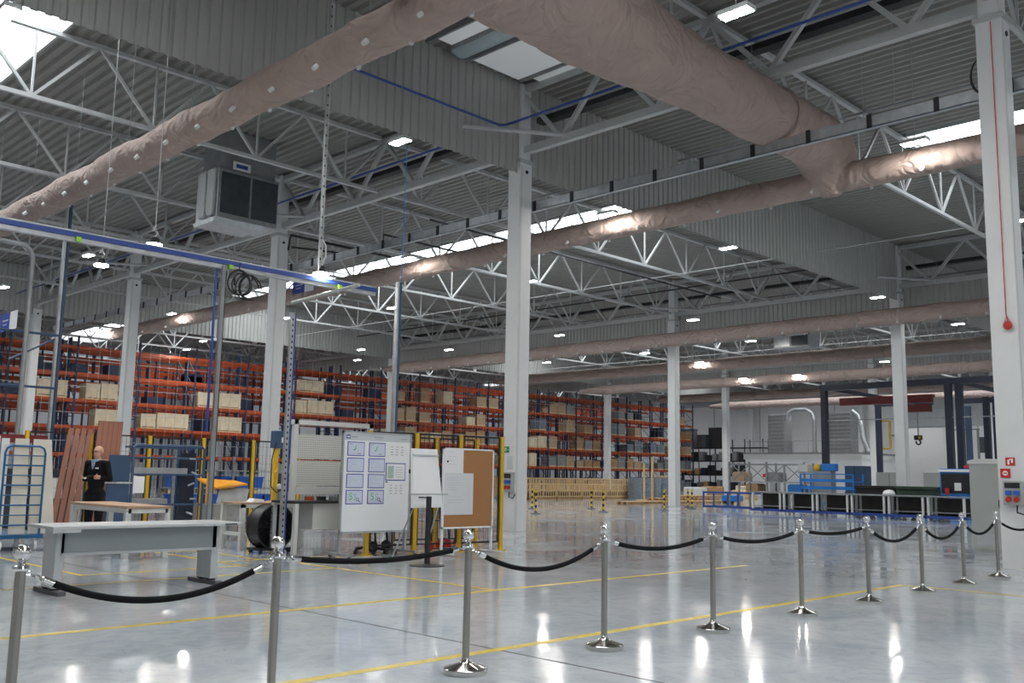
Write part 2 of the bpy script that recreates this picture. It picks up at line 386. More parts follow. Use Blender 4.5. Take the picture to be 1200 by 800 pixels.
# stays crossing the column heads, tie rods under the trusses
for x, y in ((AX, AY), (AX, AY+12), (AX, AY+24), (AX+24, AY), (AX+24, AY+12), (AX+24, AY+24)):
    struct('bracing_stay', MB().tube([(x-2.25, y-.15, 10.12), (x+.35, y-1.92, 10.12)], .055, 8), white_steel, True)
for x in (AX+8.2, AX+15.5, AX+24+9, AX+24+15): struct('tie_rod', MB().tube([(x, 11.5 if x < 40 else 18, 10.02), (x, 53, 10.02)], .018, 6), white_steel, True)

# smoke vent in the roof beside the first column
r = struct_root('trim_9', (0, 0, 0))
for a, b, c, d in ((14.13, 14.62, 15.15, 16.85), (15.50, 17.20, 15.2, 17.1), (17.34, 17.9, 15.1, 16.75)): B('hatch_panel', hatch_lit, r, a, b, c, d, 11.82, 11.86)
part('curved_panel', hatch_blue, r, lambda m: [m.add([(14.76+.66*t/6, 15.2, 11.86-.14*math.sin(PI*t/6)), (14.76+.66*(t+1)/6, 15.2, 11.86-.14*math.sin(PI*(t+1)/6)), (14.76+.66*(t+1)/6, 17.1, 11.86-.14*math.sin(PI*(t+1)/6)), (14.76+.66*t/6, 17.1, 11.86-.14*math.sin(PI*t/6))], [(0, 1, 2, 3)]) for t in range(6)], True)
for a in (14.03, 14.66, 15.43, 17.24): B('hatch_frame', galv_dark, r, a, a+.06, 15.0, 17.1, 11.76, 11.93)
B('hatch_frame', galv_dark, r, 13.6, 18.0, 14.8, 15.08, 11.76, 11.93)

# pipes, trays and conduit under the deck
def run(name, label, cat, path, rad, mat, group=None, n=8):
    return tag(MB().tube(path, rad, n).build(name, mat, None, True), label, cat, group)
run('conduit_pipe', 'thin blue pipe running along the ribbed curtain and turning at the bare column head', 'pipe', [(11.6, 16.9, 10.3), (16.4, 16.95, 10.3), (16.5, 16.8, 10.3), (16.5, 1, 10.3)], .032, blue_pipe)
run('conduit_pipe', 'thin blue pipe following the girder past the grey air unit', 'pipe', [(16.5, 18.2, 10.3), (16.5, 53, 10.3)], .032, blue_pipe)
for x, wl in ((AX, 'above the bare column'), (AX+24, 'above the distant curtain')):
    y0 = 0 if x < 20 else 12
    tag(MB().box(x+.18, x+.46, y0, 17.1, 10.82, 10.97).build('cable_tray', black_mt), 'black cable tray beside the roof girder %s, vent side' % wl, 'cable tray')
    tag(MB().box(x+.18, x+.46, 17.8, 53, 10.82, 10.97).build('cable_tray', black_mt), 'long black cable tray beside the roof girder %s, rack side' % wl, 'cable tray')
    run('service_pipe', 'grey service pipe below the black tray %s' % wl, 'pipe', [(x+.62, y0, 10.45), (x+.62, 53, 10.45)], .05, galv_dark)
for k, (x, y0, y1, z) in enumerate(((24.2, 2, 16.9, 11.3), (24.2, 18, 52, 11.3), (12.2, 18, 52, 11.1), (37.5, 18, 52, 10.4), (47, 18, 52, 10.9))):
    run('service_pipe', ['dark sprinkler pipe under the deck beside the wide duct', 'dark sprinkler pipe under the deck past the bright roof light', 'dark sprinkler pipe under the deck by the air unit', 'black pipe hung before the distant curtain', 'dark pipe beyond the distant curtain'][k], 'pipe', [(x, y0, z), (x, y1, z)], .035, galv_dark if k != 3 else black_mt)
run('drain_pipe', 'black stepped drain pipe leaving the painted column beside the air unit', 'pipe', [(17.98, 29.3, 9.2), (18.0, 29.2, 9.75), (22.5, 29.2, 9.75)], .05, black_mt)
run('drain_pipe', 'black cranked drain pipe with a raised step near the air unit', 'pipe', [(18.1, 29.3, 9.35), (20.2, 28.6, 9.35), (20.6, 27.2, 9.4), (20.6, 27.2, 9.95), (24.5, 27.2, 9.95)], .04, black_mt)
run('drain_pipe', 'long black drain pipe sloping under the white trusses', 'pipe', [(20.5, 24.5, 10.0), (38.5, 24.5, 9.9)], .035, black_mt)
# perforated cable trays with black clamps, level with the duct
def clamp_tray(x, z, y0, y1, label):
    t = thing('cable_tray', label, 'cable tray', (x, y0, z)); L = y1-y0
    part('channel', galv, t, lambda m: (m.box(-.07, .07, 0, L, -.12, -.105), m.box(-.07, -.055, 0, L, -.12, .12), m.box(.055, .07, 0, L, -.12, .0)))
    cl = MB().box(-.095, -.072, -.05, .05, -.13, .15).mesh('clamp', black_mt)
    for k in range(int(L/1.33)): put('clamp', cl, t, (0, .7+1.33*k, 0))
    hw = MB().tube([(0, 0, .1), (0, 0, DECK-z)], .006, 5).mesh('hanger_wire', galv_dark)
    for k in range(int(L/4)): put('hanger_wire', hw, t, (-.06, 1.5+4*k, 0))
clamp_tray(18.22, 8.6, 2, 52, 'grey cable tray with black clamps crossing before the wide duct')
clamp_tray(42.4, 8.55, 16, 52, 'grey cable tray with black clamps behind the duct at the distant curtain')

# floor: construction joint and painted lines
struct('floor_joint', MB().box(5.595, 5.618, -4, 40, 0, .0012), black_pl)
struct('floor_joint', MB().box(29.6, 29.62, -4, 54, 0, .0012), galv_dark)
for k, (a, b, c, d) in enumerate(((-3, 13.46, 5.64, 5.74), (-3, 14.2, 8.55, 8.65), (13.38, 13.46, 3.2, 5.64), (8.37, 8.45, 8.65, 12.95), (5.11, 7.5, 12.94, 13.02), (5.1, 5.18, 13.02, 17), (7.46, 7.54, 12.94, 15.9), (-3, 8.37, 11.92, 11.99), (7.54, 12.8, 13.72, 13.79), (8.2, 8.27, 13.79, 17.6), (7.54, 8.2, 15.82, 15.9))):
    struct('floor_marking', MB().box(a, b, c, d, 0, .0016), line_yellow)

# ================================================================ TEXTILE AIR DUCTS
def duct(label, axis, c1, z, a0, a1, r, wr, nozzle_pitch, seed, nside=-1, group=None, end_cap=False, sag=.0, step=.16, n=22, taper=0.):
    rnd = random.Random(seed); L = a1-a0; K = max(2, int(L/step)); ph = [rnd.uniform(0, 6.28) for _ in range(8)]
    t = thing('textile_air_duct', label, 'air duct', (c1, a0, z) if axis == 'y' else (a0, c1, z), 0, group)
    m = MB(); vs = []; fs = []
    for i in range(K+1):
        s = L*i/K; hang = math.cos(2*PI*s/3.1)                       # hung from the wire every 3.1 m
        rb = r if not taper else r*(1+taper*max(0., min(1., (13.8-s)/4.)))
        rr = rb*(1+wr*.35*math.sin(s*1.7+ph[0])+wr*.25*math.sin(s*4.3+ph[1]))
        dz = sag*(hang-1)
        if end_cap and i > K-6: rr *= 1-.10*(i-K+6)
        for k in range(n):
            a = 2*PI*k/n
            w = 1+wr*(.35*math.sin(3*a+s*2.1+ph[2])+.30*math.sin(7*a-s*5.0+ph[3])*max(0, hang)+.25*math.sin(5*a+s*7.3+ph[4]))
            # pinched upwards at the hanger
            pk = .22*wr*5*max(0, hang)**6*max(0, math.sin(a))**6
            u = rr*w*math.cos(a); v = rr*(w+pk)*math.sin(a)+dz
            vs.append((u, s, v) if axis == 'y' else (s, u, v))
    for i in range(K):
        for k in range(n): fs.append((i*n+k, i*n+(k+1) % n, (i+1)*n+(k+1) % n, (i+1)*n+k))
    fs.append(tuple(range(n))); fs.append(tuple(K*n+k for k in range(n)))
    m.add(vs, fs); m.build('sleeve', textile, t, True)
    if nozzle_pitch:
        q = nside; nz = MB().tube([(q*r*.72, 0, -r*.66), (q*r*.95, 0, -r*.90)], [.05, .04], 8).mesh('nozzle', light_grey, True)
        nz2 = MB().tube([(-q*.1, 0, -r*.95), (-q*.1, 0, -r*1.14)], [.045, .035], 8).mesh('nozzle', light_grey, True)
        for k in range(int(L/nozzle_pitch)):
            p = .6+nozzle_pitch*k
            put('nozzle', nz, t, (0, p, 0) if axis == 'y' else (p, 0, 0)); put('nozzle', nz2, t, (0, p+nozzle_pitch/2, 0) if axis == 'y' else (p+nozzle_pitch/2, 0, 0))
    hw = MB().tube([(0, 0, r*.9), (0, 0, DECK-z)], .006, 5).mesh('hanger_wire', galv_dark)
    for k in range(int(L/3.1)):
        p = 3.1*(k+1)-.001
        if p < L: put('hanger_wire', hw, t, (0, p, 0) if axis == 'y' else (p, 0, 0))
    return t
duct('crumpled pinkish textile air duct sloping past the roof light by the ribbed curtain', 'y', 8.86, 8.5, 3, 52, .35, .075, 1.4, 1, sag=.015, step=.11, n=28)
d2 = duct('long pinkish textile duct passing under the bright roof light and behind the bare column', 'y', 20.95, 8.5, -3, 51, .32, .05, 2.6, 2)
tk = duct('very wide pinkish textile trunk duct carried overhead on the girder side', 'x', 10.28, 9.33, 2, 20.35, .66, .06, 0, 3, n=32, taper=.27, step=.11)
part('end_drop', textile, tk, lambda m: m.tube([(18.0, 0, 0), (18.35, 0, -.01), (18.65, 0, -.1), (18.88, 0, -.32), (18.96, 0, -.62), (18.97, 0, -.95), (18.99, 0, -1.2)], [.65, .67, .69, .69, .62, .46, .2], 24), True)
part('branch_sleeve', textile, tk, lambda m: m.tube([(6.86, 0, -.1), (6.86, 0, -.9)], [.5, .36], 20), True)
part('seam_ring', textile, tk, lambda m: m.tube([(12.1+.0*k, .675*math.cos(2*PI*k/28), .675*math.sin(2*PI*k/28)) for k in range(28)], .025, 6, closed=True), True)
part('seam_ring', textile, tk, lambda m: m.tube([(16.3, .675*math.cos(2*PI*k/28), .675*math.sin(2*PI*k/28)) for k in range(28)], .025, 6, closed=True), True)
for x, s, lb in ((40.4, 4, 'pinkish textile duct hung along the distant ribbed curtain'), (50.9, 5, 'brownish textile duct beyond the distant curtain'), (61.0, 6, 'textile duct above the overhead crane frame'), (71.5, 7, 'far textile duct above the white room'), (80.5, 8, 'far textile duct close to the end wall')):
    duct(lb, 'y', x, 8.5, 9 if x < 45 else 14, 52.6, .36, .05, 1.8 if x < 45 else 0, s, end_cap=True, step=.35, n=16)

# ================================================================ LIGHTS
def make_highbay():
    t = thing('high_bay_lamp', 'twin-module high-bay lamp glowing under the roof trusses', 'lamp', (0, 0, 0), 0, 'high-bay lamps in rows under the roof')
    part('housing', white_steel, t, lambda m: m.box(-.14, .14, -.28, .28, .012, .09), bevel=.01)
    lm = MB().box(-.10, .10, -.11, .11, 0, .012).mesh('lens', lens_mat)
    put('lens', lm, t, (0, -.14, 0)); put('lens', lm, t, (0, .14, 0))
    part('suspension_wire', galv_dark, t, lambda m: (m.tube([(0, 0, .09), (0, 0, 3.37)], .008, 5), m.bar((0, -.3, .09), (0, .3, .09), .02)))
    return t
hb = make_highbay(); first = True
spots = [(12.55, 16.1), (12.4, 7.55), (20.0, 7.86), (20.1, 16.4), (19.95, 24.9), (12.5, 33.1), (12.55, 41.8), (20.1, 42.6), (25.6, 16.0), (36.4, 16.0), (25.4, 24.4), (36.5, 24.7), (36.36, 32.8), (36.7, 41.8), (33.5, 46), (25.7, 33.1), (25.7, 50.3), (24.2, 39.4), (44.8, 16), (56.4, 24.5), (44, 26.2), (50.3, 33.6), (44.7, 41.4), (60.3, 36.6), (60.4, 32.4), (62.56, 25), (26.9, 54.7), (12.5, 50.3), (20.1, 51), (36.5, 50.5), (52.2, 48), (62, 49), (72, 30), (72, 40), (72, 49), (82, 33), (82, 43), (44.7, 33.6), (28, 8), (4.5, 7.6), (4.5, -.9), (-3.5, 7.6), (-3.5, -.9), (12.5, -.9), (20, -.9), (-3.5, 16.1), (4.5, 16.1), (-3.5, -9.4), (4.5, -9.4), (12.5, -9.4), (-11, 7.6), (-11, -.9)]
for x, y in spots:
    if first: hb.location = (x, y, 8.6); first = False
    else: clone(hb, (x, y, 8.6))
def disc_lamp(x, y, z, top, label):
    t = thing('pendant_lamp', label, 'lamp', (x, y, z))
    part('lens', lens_mat, t, lambda m: m.lathe([(.02, -.005), (.13, -.005), (.14, .0), (.14, .03), (.05, .03)], 24), True)
    part('housing', black_mt, t, lambda m: m.lathe([(.145, .03), (.145, .05), (.08, .07), (.06, .16), (.03, .17)], 20), True)
    part('hook', white_steel, t, lambda m: (m.tube([(0, 0, .17), (.05, 0, .24), (.02, .03, .33), (-.05, 0, .28), (0, -.03, .40)], .018, 6), m.tube([(0, 0, .4), (0, 0, top-z)], .01, 5)), True)
disc_lamp(7.75, 17.35, 5.58, 11.9, 'round pendant lamp on a long white cord above the blue rail')
disc_lamp(7.87, 20.1, 5.6, 11.9, 'round pendant lamp on a long white cord below the blue rail')
disc_lamp(9.42, 14.22, 4.86, 4.9+.45, 'small round lamp on the blue rail at the perforated hanger strip')

# ================================================================ AIR UNIT BESIDE THE COLUMN
t = thing('air_unit', 'galvanised roof air unit with dark grille hanging beside a column head', 'air unit', (13.7, 26.5, 0))
B('duct_stack', galv_dark, t, .12, 2.0, .1, 1.25, 10.6, 11.94)
B('casing', galv, t, 0, 2.1, 0, 1.35, 9.05, 10.62, .02)
B('grille', dark_grille, t, .10, 1.08, -.015, 0, 9.22, 10.52); B('grille', dark_grille, t, 1.14, 2.06, -.015, 0, 9.22, 10.52)
B('grille_bar', galv, t, 1.08, 1.14, -.025, 0, 9.2, 10.55)
for y in (.08, .6): part('side_baffle', white_steel, t, lambda m: m.prism([(y, 9.25), (y+.05, 9.12), (y+.36, 9.12), (y+.44, 9.3), (y+.44, 10.6), (y, 10.6)], 'x', -.12, -.001), bevel=.04)
part('drip_tray', galv, t, lambda m: m.prism([(-.06, 9.05), (1.4, 9.05), (1.3, 8.92), (.1, 8.92)], 'x', -.05, 1.6))
B('name_plate', paper, t, .45, 1.05, -.03, -.015, 10.66, 10.92); B('plate_print', ink_blue, t, .55, .95, -.034, -.03, 10.73, 10.85)
t = thing('air_unit', 'dark ventilation box hanging behind the distant curtain duct', 'air unit', (46.0, 24.0, 0))
B('casing', galv_dark, t, 0, 1.2, 0, 2.0, 8.4, 9.3); B('grille', dark_grille, t, -.03, 0, .06, .95, 8.48, 9.22); B('side_baffle', galv, t, -.04, 0, 1.05, 1.94, 8.48, 9.22)
for q in (.3, 1.7): T('hanger_rod', galv_dark, t, [(.6, q, 9.3), (.6, q, 12.0)], .02, 6)

# ================================================================ PALLET RACKS
RB, RD, RH = 3.62, 1.1, 8.9; LEV = (2.15, 3.7, 5.2, 6.7, 8.22)
def upright_frame():
    m = MB()
    for y in (0, RD): m.box(-.05, .05, y-.045, y+.045, 0, RH)
    z = .3
    while z < RH-1.1:
        m.bar((0, 0, z), (0, RD, z+1.0), .04); m.bar((0, 0, z), (0, RD, z), .04); z += 1.0
    return m.mesh('upright_frame', rack_blue)
uf = upright_frame(); bm_ = MB().box(.05, RB-.05, -.035, .035, -.085, .085).mesh('beam', rack_orange)
net = MB()
for x in (.6, 1.2, 1.8, 2.4, 3.0): net.box(x-.007, x+.007, -.155, -.14, 0, RH)
for z in (1.1, 2.9, 4.5, 6.0, 7.5): net.box(0, RB, -.16, -.145, z-.012, z+.012)
net = net.mesh('guard_wires', galv)
joined = MB()
for z in LEV:
    for y in (0, RD): joined.box(.05, RB-.05, y-.035, y+.035, z-.075, z+.075, 0)
for y in (0, RD): joined.box(-.05, .05, y-.045, y+.045, 0, RH, 1)
joined = joined.mesh('pallet_rack', [rack_orange, rack_blue])
def rack(x, y, row, detailed):
    g = ['pallet rack bays of the front row', 'pallet rack bays backing the front row', 'pallet rack bays across the aisle', 'pallet rack bays of the fourth row', 'pallet rack bays of the fifth row', 'pallet rack bays of the hindmost row'][row]
    lb = ['orange and blue pallet rack bay in the front row with guard wires', 'orange and blue pallet rack bay backing onto the front row', 'orange and blue pallet rack bay in the row across the aisle', 'orange and blue pallet rack bay backing the row across the aisle', 'orange and blue pallet rack bay across the second aisle', 'orange and blue pallet rack bay in the hindmost row'][row]
    if not detailed:
        o = put('pallet_rack', joined, None, (x, y, 0)); tag(o, lb, 'pallet rack', g); return
    if row == 1: lb = 'orange and blue bay backing the front rack row, %s counted from the black shelving' % NTH[19-round((x-10.14)/RB)]
    if row == 0: lb = 'orange and blue front-row pallet rack bay, %s counted from the black shelving' % NTH[19-round((x-10.14)/RB)]
    t = thing('pallet_rack', lb, 'pallet rack', (x, y, 0), 0, g); put('upright_frame', uf, t)
    if x > 78: put('upright_frame', uf, t, (RB, 0, 0))
    for z in LEV:
        put('beam', bm_, t, (0, 0, z)); put('beam', bm_, t, (0, RD, z))
    if row == 0: put('guard_wires', net, t)
RX = [10.14+RB*i for i in range(20)]
NTH = 'first second third fourth fifth sixth seventh eighth ninth tenth eleventh twelfth thirteenth fourteenth fifteenth sixteenth seventeenth eighteenth nineteenth twentieth twenty-first twenty-second twenty-third twenty-fourth twenty-fifth'.split()
for x in RX:
    rack(x, 56.0, 0, True); rack(x, 57.35, 1, True); rack(x, 61.6, 2, False); rack(x, 62.95, 3, False); rack(x, 66.6, 4, False); rack(x, 67.95, 5, False)
# crates and cartons standing on the front row
def crate_mesh(w, d, h, mats):
    m = MB(); m.box(-w/2, w/2, -d/2, d/2, .14, h, 0)
    for y in (-d/2, -.05, d/2-.1): m.box(-w/2, w/2, y, y+.1, 0, .14, 1)
    return m
def crate_thing(x, y, z, w, d, h, mat, label, group, name='storage_crate'):
    t = thing(name, label, 'crate', (x, y, z), 0, group)
    B('box', mat, t, -w/2, w/2, -d/2, d/2, .14, h); part('pallet', wood, t, lambda m: ([m.box(-w/2, w/2, q, q+.1, 0, .10) for q in (-d/2, -.05, d/2-.1)], [m.box(q, q+.12, -d/2, d/2, .10, .139) for q in (-w/2, -.06, w/2-.12)]))
    [B('batten', mat, t, -w/2-.01, w/2+.01, -d/2-.015, -d/2, q, q+.1) for q in (.14, h-.1)]
zb = [l+.076 for l in LEV]
named = [(19.8, 2, 1.65, 1.0), (22.05, 2, .8, .95), (23.0, 2, .95, 1.0), (22.95, 1, 1.3, 1.0), (25.45, 1, .9, .9), (27.0, 1, 2.0, 1.0), (29.2, 2, 1.3, .95), (30.75, 2, 1.5, 1.0), (30.8, 1, 1.7, 1.0), (36.0, 2, .95, .95), (37.65, 2, 2.1, 1.0), (36.8, 3, 2.0, .85)]
for k, (x, l, w, h) in enumerate(named):
    crate_thing(x, 56.55, zb[l], w, .95, h, crate_pale, 'pale plywood crate in the emptier stretch of front rack, %s level, %s size' % (['lowest', 'second', 'third', 'fourth', 'top'][l], 'small' if w < 1.2 else 'medium' if w < 1.8 else 'wide'), 'plywood crates in the front rack')
rnd = random.Random(5); cnt = 0
for x in RX:
    if x < 42 or x > 80: continue
    for l in range(5):
        for off in (.66, 1.81, 2.96):
            if l == 4: continue
            if rnd.random() < (.75 if l < 2 else .45):
                h = rnd.uniform(.6, 1.15); w = rnd.uniform(.85, 1.1)
                mt = rnd.choice([carton, carton, wood_dark, tarp, crate_pale] if x < 58 else [tarp, wood_dark, galv_dark, carton, navy])
                m = crate_mesh(w, .95, h, None); o = m.build('stored_load', [mt, wood]); o.location = (x+off, 56.55, zb[l])
                nm = {carton: 'brown carton', wood_dark: 'brown wooden box', tarp: 'grey wrapped', crate_pale: 'pale plywood', galv_dark: 'grey metal box', navy: 'dark blue bin'}[mt]
                tag(o, '%s load on a pallet in the fuller stretch of front rack' % nm, 'pallet load', '%s loads in the front rack' % nm)
for x in RX:
    if x < 44 or x > 80: continue
    for off in (.66, 1.81, 2.96):
        if rnd.random() < .8:
            mt = rnd.choice([tarp, navy, galv_dark]); m = crate_mesh(1.05, .95, rnd.uniform(.9, 1.5), None); o = m.build('stored_load', [mt, wood]); o.location = (x+off, 56.6, 0)
            nm = {tarp: 'grey wrapped', navy: 'dark blue', galv_dark: 'dull metal'}[mt]
            tag(o, '%s load on the floor under the lowest rack beam' % nm, 'pallet load', '%s loads under the front rack' % nm)
for x in RX:
    if x > 44: continue
    for off in (.66, 1.81, 2.96):
        if rnd.random() < .75:
            mt = rnd.choice([tarp, navy, galv_dark, wood_dark]); m = crate_mesh(1.1, .95, rnd.uniform(.9, 1.8), None); o = m.build('stored_load', [mt, wood]); o.location = (x+off, 56.6, 0)
            nm = {tarp: 'grey wrapped', navy: 'dark blue', galv_dark: 'dull metal', wood_dark: 'brown wooden'}[mt]
            tag(o, '%s load on the floor in the emptier stretch of front rack' % nm, 'pallet load', '%s floor loads in the emptier rack' % nm)
for k in range(26):
    x = RX[k % 10]+random.choice((.7, 1.8, 2.9)); l = random.choice((1, 2, 3)); m = MB()
    m.box(-.5, .5, -.45, .45, 0, random.uniform(.5, .9)); o = m.build('plastic_bin', rack_blue); o.location = (x, 57.9, zb[l]); tag(o, 'dark blue bin stored in the second rack row', 'bin', 'dark blue bins in the second rack row')

# ================================================================ ROPE BARRIER
def make_stanchion(x, y, label):
    t = thing('stanchion_post', label, 'stanchion', (x, y, 0), 0, 'stanchions of the rope barrier')
    part('base', polished, t, lambda m: m.lathe([(.154, 0), (.158, .006), (.158, .036), (.152, .042), (.052, .072), (.034, .088), (.027, .10), (.026, .115)], 40), True)
    part('tube', steel, t, lambda m: m.tube([(0, 0, .085), (0, 0, .875)], .0255, 24), True)
    part('collar', chrome, t, lambda m: m.lathe([(.026, .868), (.036, .872), (.040, .884), (.036, .895), (.022, .90), (.018, .912), (.024, .918), (.018, .925)], 24), True)
    part('ball', chrome, t, lambda m: m.ball((0, 0, .96), .041, 24, 16), True)
    return t
SX = [1.76, 3.21, 4.78, 6.31, 7.81, 9.48, 11.09, 12.74, 14.21, 15.68, 17.33]; SY = [5.2, 5.17, 5.17, 5.16, 5.09, 5.09, 5.10, 5.14, 5.15, 5.18, 5.0]
sl = 'brushed steel stanchion with a chrome ball top in the rope barrier'
S0 = make_stanchion(SX[0], SY[0], sl)
ORD = ['first', 'second', 'third', 'fourth', 'fifth', 'sixth', 'seventh', 'eighth', 'ninth', 'tenth', 'eleventh']
S0['label'] = 'brushed steel stanchion with chrome ball, eleventh counted from the red-signed column'
for k, (x, y) in enumerate(list(zip(SX, SY))[1:]): clone(S0, (x, y, 0), None, 'brushed steel stanchion with chrome ball, %s counted from the red-signed column' % ORD[9-k])
SAG = [.20, .06, .20, .10, .09, .06, .20, .22, .20, .18]
for i in range(10):
    p = Vector((SX[i], SY[i], .885)); q = Vector((SX[i+1], SY[i+1], .885)); L = (q-p).length; d = (q-p)/L
    lb = '%s black velvet barrier rope, %s counted from the red-signed column' % ('drooping' if SAG[i] > .15 else 'nearly level', ORD[9-i])
    t = thing('barrier_rope', lb, 'rope', tuple(p), 0, 'velvet ropes of the barrier')
    def pt(s): return (d.x*L*s, d.y*L*s, -SAG[i]*4*s*(1-s)-.006)
    e = .145/L*1.0
    part('sleeve', velvet, t, lambda m: m.tube([pt(e+(1-2*e)*k/28) for k in range(29)], .0185, 14), True)
    for a, b in ((0.026/L, e+.01), (1-.026/L, 1-e-.01)):
        part('end_cap', chrome, t, lambda m: m.tube([pt(a+(b-a)*.62), pt(b)], .019, 14), True)
        part('hook', chrome, t, lambda m: [m.tube([(pt(a+(b-a)*(.1+.26*j))[0]+d.x*.016*math.cos(2*PI*k/10), pt(a+(b-a)*(.1+.26*j))[1]+d.y*.016*math.cos(2*PI*k/10)+(.008*math.sin(2*PI*k/10) if j % 2 else 0), pt(a+(b-a)*(.1+.26*j))[2]+(.010 if j % 2 == 0 else .002)*math.sin(2*PI*k/10)) for k in range(10)], .005, 6, closed=True) for j in range(3)], True)

# ================================================================ WORK AREA
# grey desk in front
t = thing('office_desk', 'empty grey desk with modesty panel and column legs on dark feet', 'desk', (4.0, 10.95, 0))
B('desktop', desk_grey, t, 0, 2.28, 0, .8, .715, .75, .006)
B('front_panel', desk_dark, t, .16, 2.02, .16, .18, .44, .715); B('panel_rail', desk_grey, t, .16, 2.02, .14, .20, .42, .45)
B('cable_flap', desk_grey, t, .0, .3, .0, .18, .68, .714)
for x in (.1, 1.96):
    B('leg', desk_grey, t, x, x+.10, .16, .52, .07, .715, .008); B('foot', rubber, t, x-.0, x+.10, .02, .74, .0, .05, .01); B('foot_bracket', black_pl, t, x+.005, x+.095, .20, .26, .04, .13); B('foot_bracket', black_pl, t, x+.005, x+.095, .42, .48, .04, .13)
B('edge_socket', black_pl, t, 2.04, 2.2, -.003, 0, .725, .74)
# bench with brown top behind it
t = thing('work_table', 'pale grey work table with a brown wooden top near the man', 'table', (6.5, 14.85, 0))
B('tabletop', oak_top, t, 0, .72, 0, 2.3, .77, .81, .004); B('apron', light_grey, t, .04, .68, .02, .08, .70, .77); B('apron', light_grey, t, .02, .08, .05, 2.25, .70, .77)
for x in (.0, .64):
    for y in (.02, 2.18): B('leg', light_grey, t, x, x+.085, y, y+.085, 0, .77)
B('lower_rail', light_grey, t, .02, .06, .1, 2.2, .30, .36)
tag(MB().box(6.62, 6.68, 15.2, 15.26, .81, .812).build('label_tag', paper), 'tiny white tag lying on the brown tabletop', 'tag')

